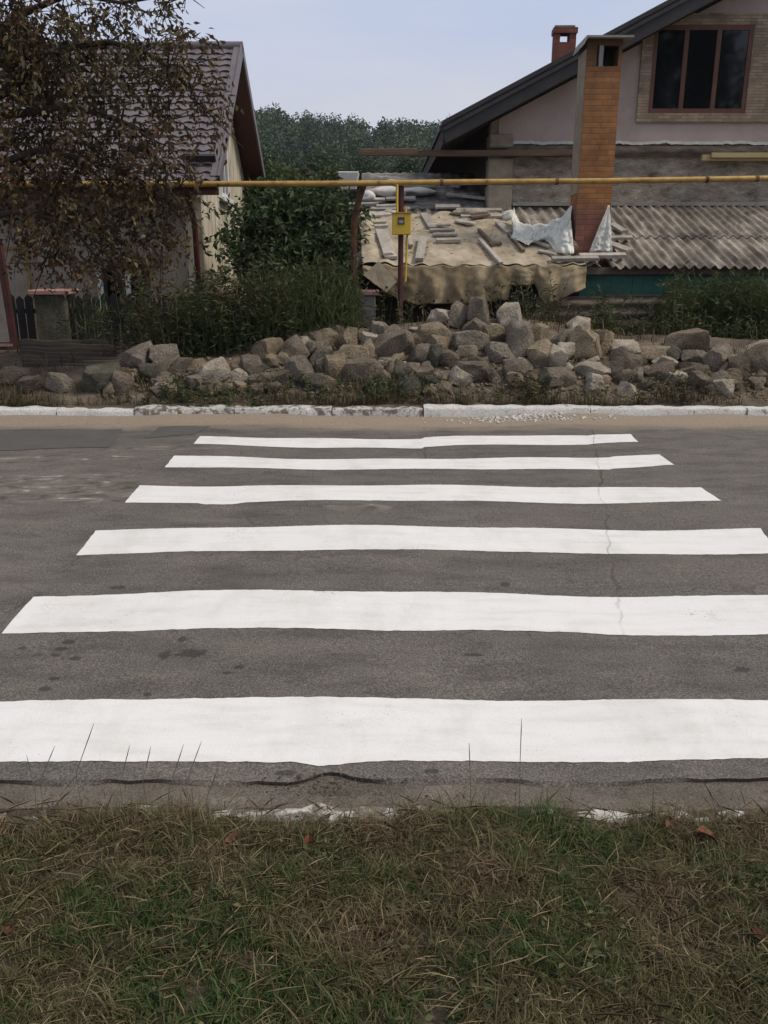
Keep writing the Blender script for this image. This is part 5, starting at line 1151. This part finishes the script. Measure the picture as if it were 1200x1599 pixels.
PP, DD, NN, LL = map(np.concatenate, (PP, DD, NN, LL)); V, Fc, S = leaves_np(PP, DD, NN, LL*rng.uniform(.6, 1.3, len(LL)), LL*.75, .15)
stuff(np_mesh('hillside_wood', V, Fc, S, M['leaf_far']))
def tree(name, lab, px, py_top, wpx, Y, m, trunk_base, n_=5200, group='trees beyond the yards', leaf=.17):
    top = P(px, py_top, Y); r = wpx*PXM(top)/2; H = top.z - trunk_base; t = thing(name, lab, 'tree', (top.x, Y, trunk_base), 0, group)
    cl_ = []
    for k in range(16):
        v = Vector((random.gauss(0, .5), random.gauss(0, .5), random.uniform(-.95, .6))); v *= .75 if v.length > 1 else 1
        c = Vector((top.x, Y, top.z - r*.9)) + Vector((v.x*r*.95, v.y*r*.95, v.z*r*1.0)); cl_.append((tuple(c), (r*.42,)*3, n_//16))
    cl_.append(((top.x, Y, top.z - r*.4), (r*.4,)*3, n_//14))
    V, Fc, S = leaf_cloud(cl_, leaf, leaf*.5, .2); np_mesh('crown', V, Fc, S, m, t)
    mb = MB(); mb.tube([(top.x, Y, trunk_base), (top.x+.05, Y, lerp(trunk_base, top.z, .5)), (top.x, Y, top.z - r*.6)], [.12, .09, .03], 8); mb.build('trunk', M['bark'], t, 60)
tree('bushy_tree', 'dark green bushy tree just behind the leafy shrub', 465, 285, 190, 18, M['leaf_bush'], .0, 7500, leaf=.13)
tree('bushy_tree', 'yellow-green tree beyond the cream gable, above the gas pipe', 425, 252, 75, 34, M['leaf_olive'], -1.5, 5000)
tree('bushy_tree', 'small round yellow-green tree left of the white tub', 518, 264, 44, 32, M['leaf_olive'], -1.3, 3600)
tree('bushy_tree', 'mid green tree between the two yellow-green ones', 474, 262, 60, 40, M['leaf_weed'], -2.5, 4600)
tree('bushy_tree', 'dark tree behind the white tub', 572, 240, 80, 48, M['leaf_far'], -3, 5200, leaf=.2)
tree('bushy_tree', 'dark tree behind the timber beam, left of the dark porch', 640, 236, 90, 46, M['leaf_far'], -3, 5200, leaf=.2)
tree('bushy_tree', 'dark tree low on the hill foot above the gas pipe', 500, 222, 110, 62, M['leaf_far'], -4.2, 6400, leaf=.24)
tree('bushy_tree', 'broad green tree beyond the brown bargeboard', 400, 225, 90, 58, M['leaf_far'], -4.2, 6000, leaf=.24)

for (x, y, h_, r_) in ((10.5, -10, 10.5, 3.0), (14.5, -12, 12.5, 3.4), (18.5, -10.5, 10, 3.0)):
    t = thing('roadside_tree', 'leafy tree across the road, mirrored faintly in the dark gable window', 'tree', (x, y, 0), 0, 'trees mirrored in the gable window')
    cl_ = [((x + random.gauss(0, r_*.5), y + random.gauss(0, r_*.5), h_ - r_*1.2 + random.gauss(0, r_*.6)), (r_*.38,)*3, 260) for _ in range(16)]
    V, Fc, S = leaf_cloud(cl_, .34, .2, .3); np_mesh('crown', V, Fc, S, M['leaf_bush'], t)
    mb = MB(); mb.tube([(x, y, -.12), (x + .1, y, h_*.4), (x, y + .1, h_*.75)], [.22, .16, .06], 10); mb.build('trunk', M['bark'], t, 60)
# air: pale even haze between the yards and the hill
def haze():
    m = bpy.data.materials.new('haze_air'); m.use_nodes = True; nt = m.node_tree
    for nd in list(nt.nodes):
        if nd.type == 'BSDF_PRINCIPLED': nt.nodes.remove(nd)
    pv = nt.nodes.new('ShaderNodeVolumePrincipled'); pv.inputs['Color'].default_value = (.80, .87, .96, 1); pv.inputs['Density'].default_value = .00026; pv.inputs['Anisotropy'].default_value = .3
    nt.links.new(pv.outputs[0], nt.nodes['Material Output'].inputs['Volume'])
    mb = MB(); mb.box(-440, 440, -440, 440, -6.5, 48); stuff(mb.build('haze', m, None, loc=(0, 0, 0)))
haze()
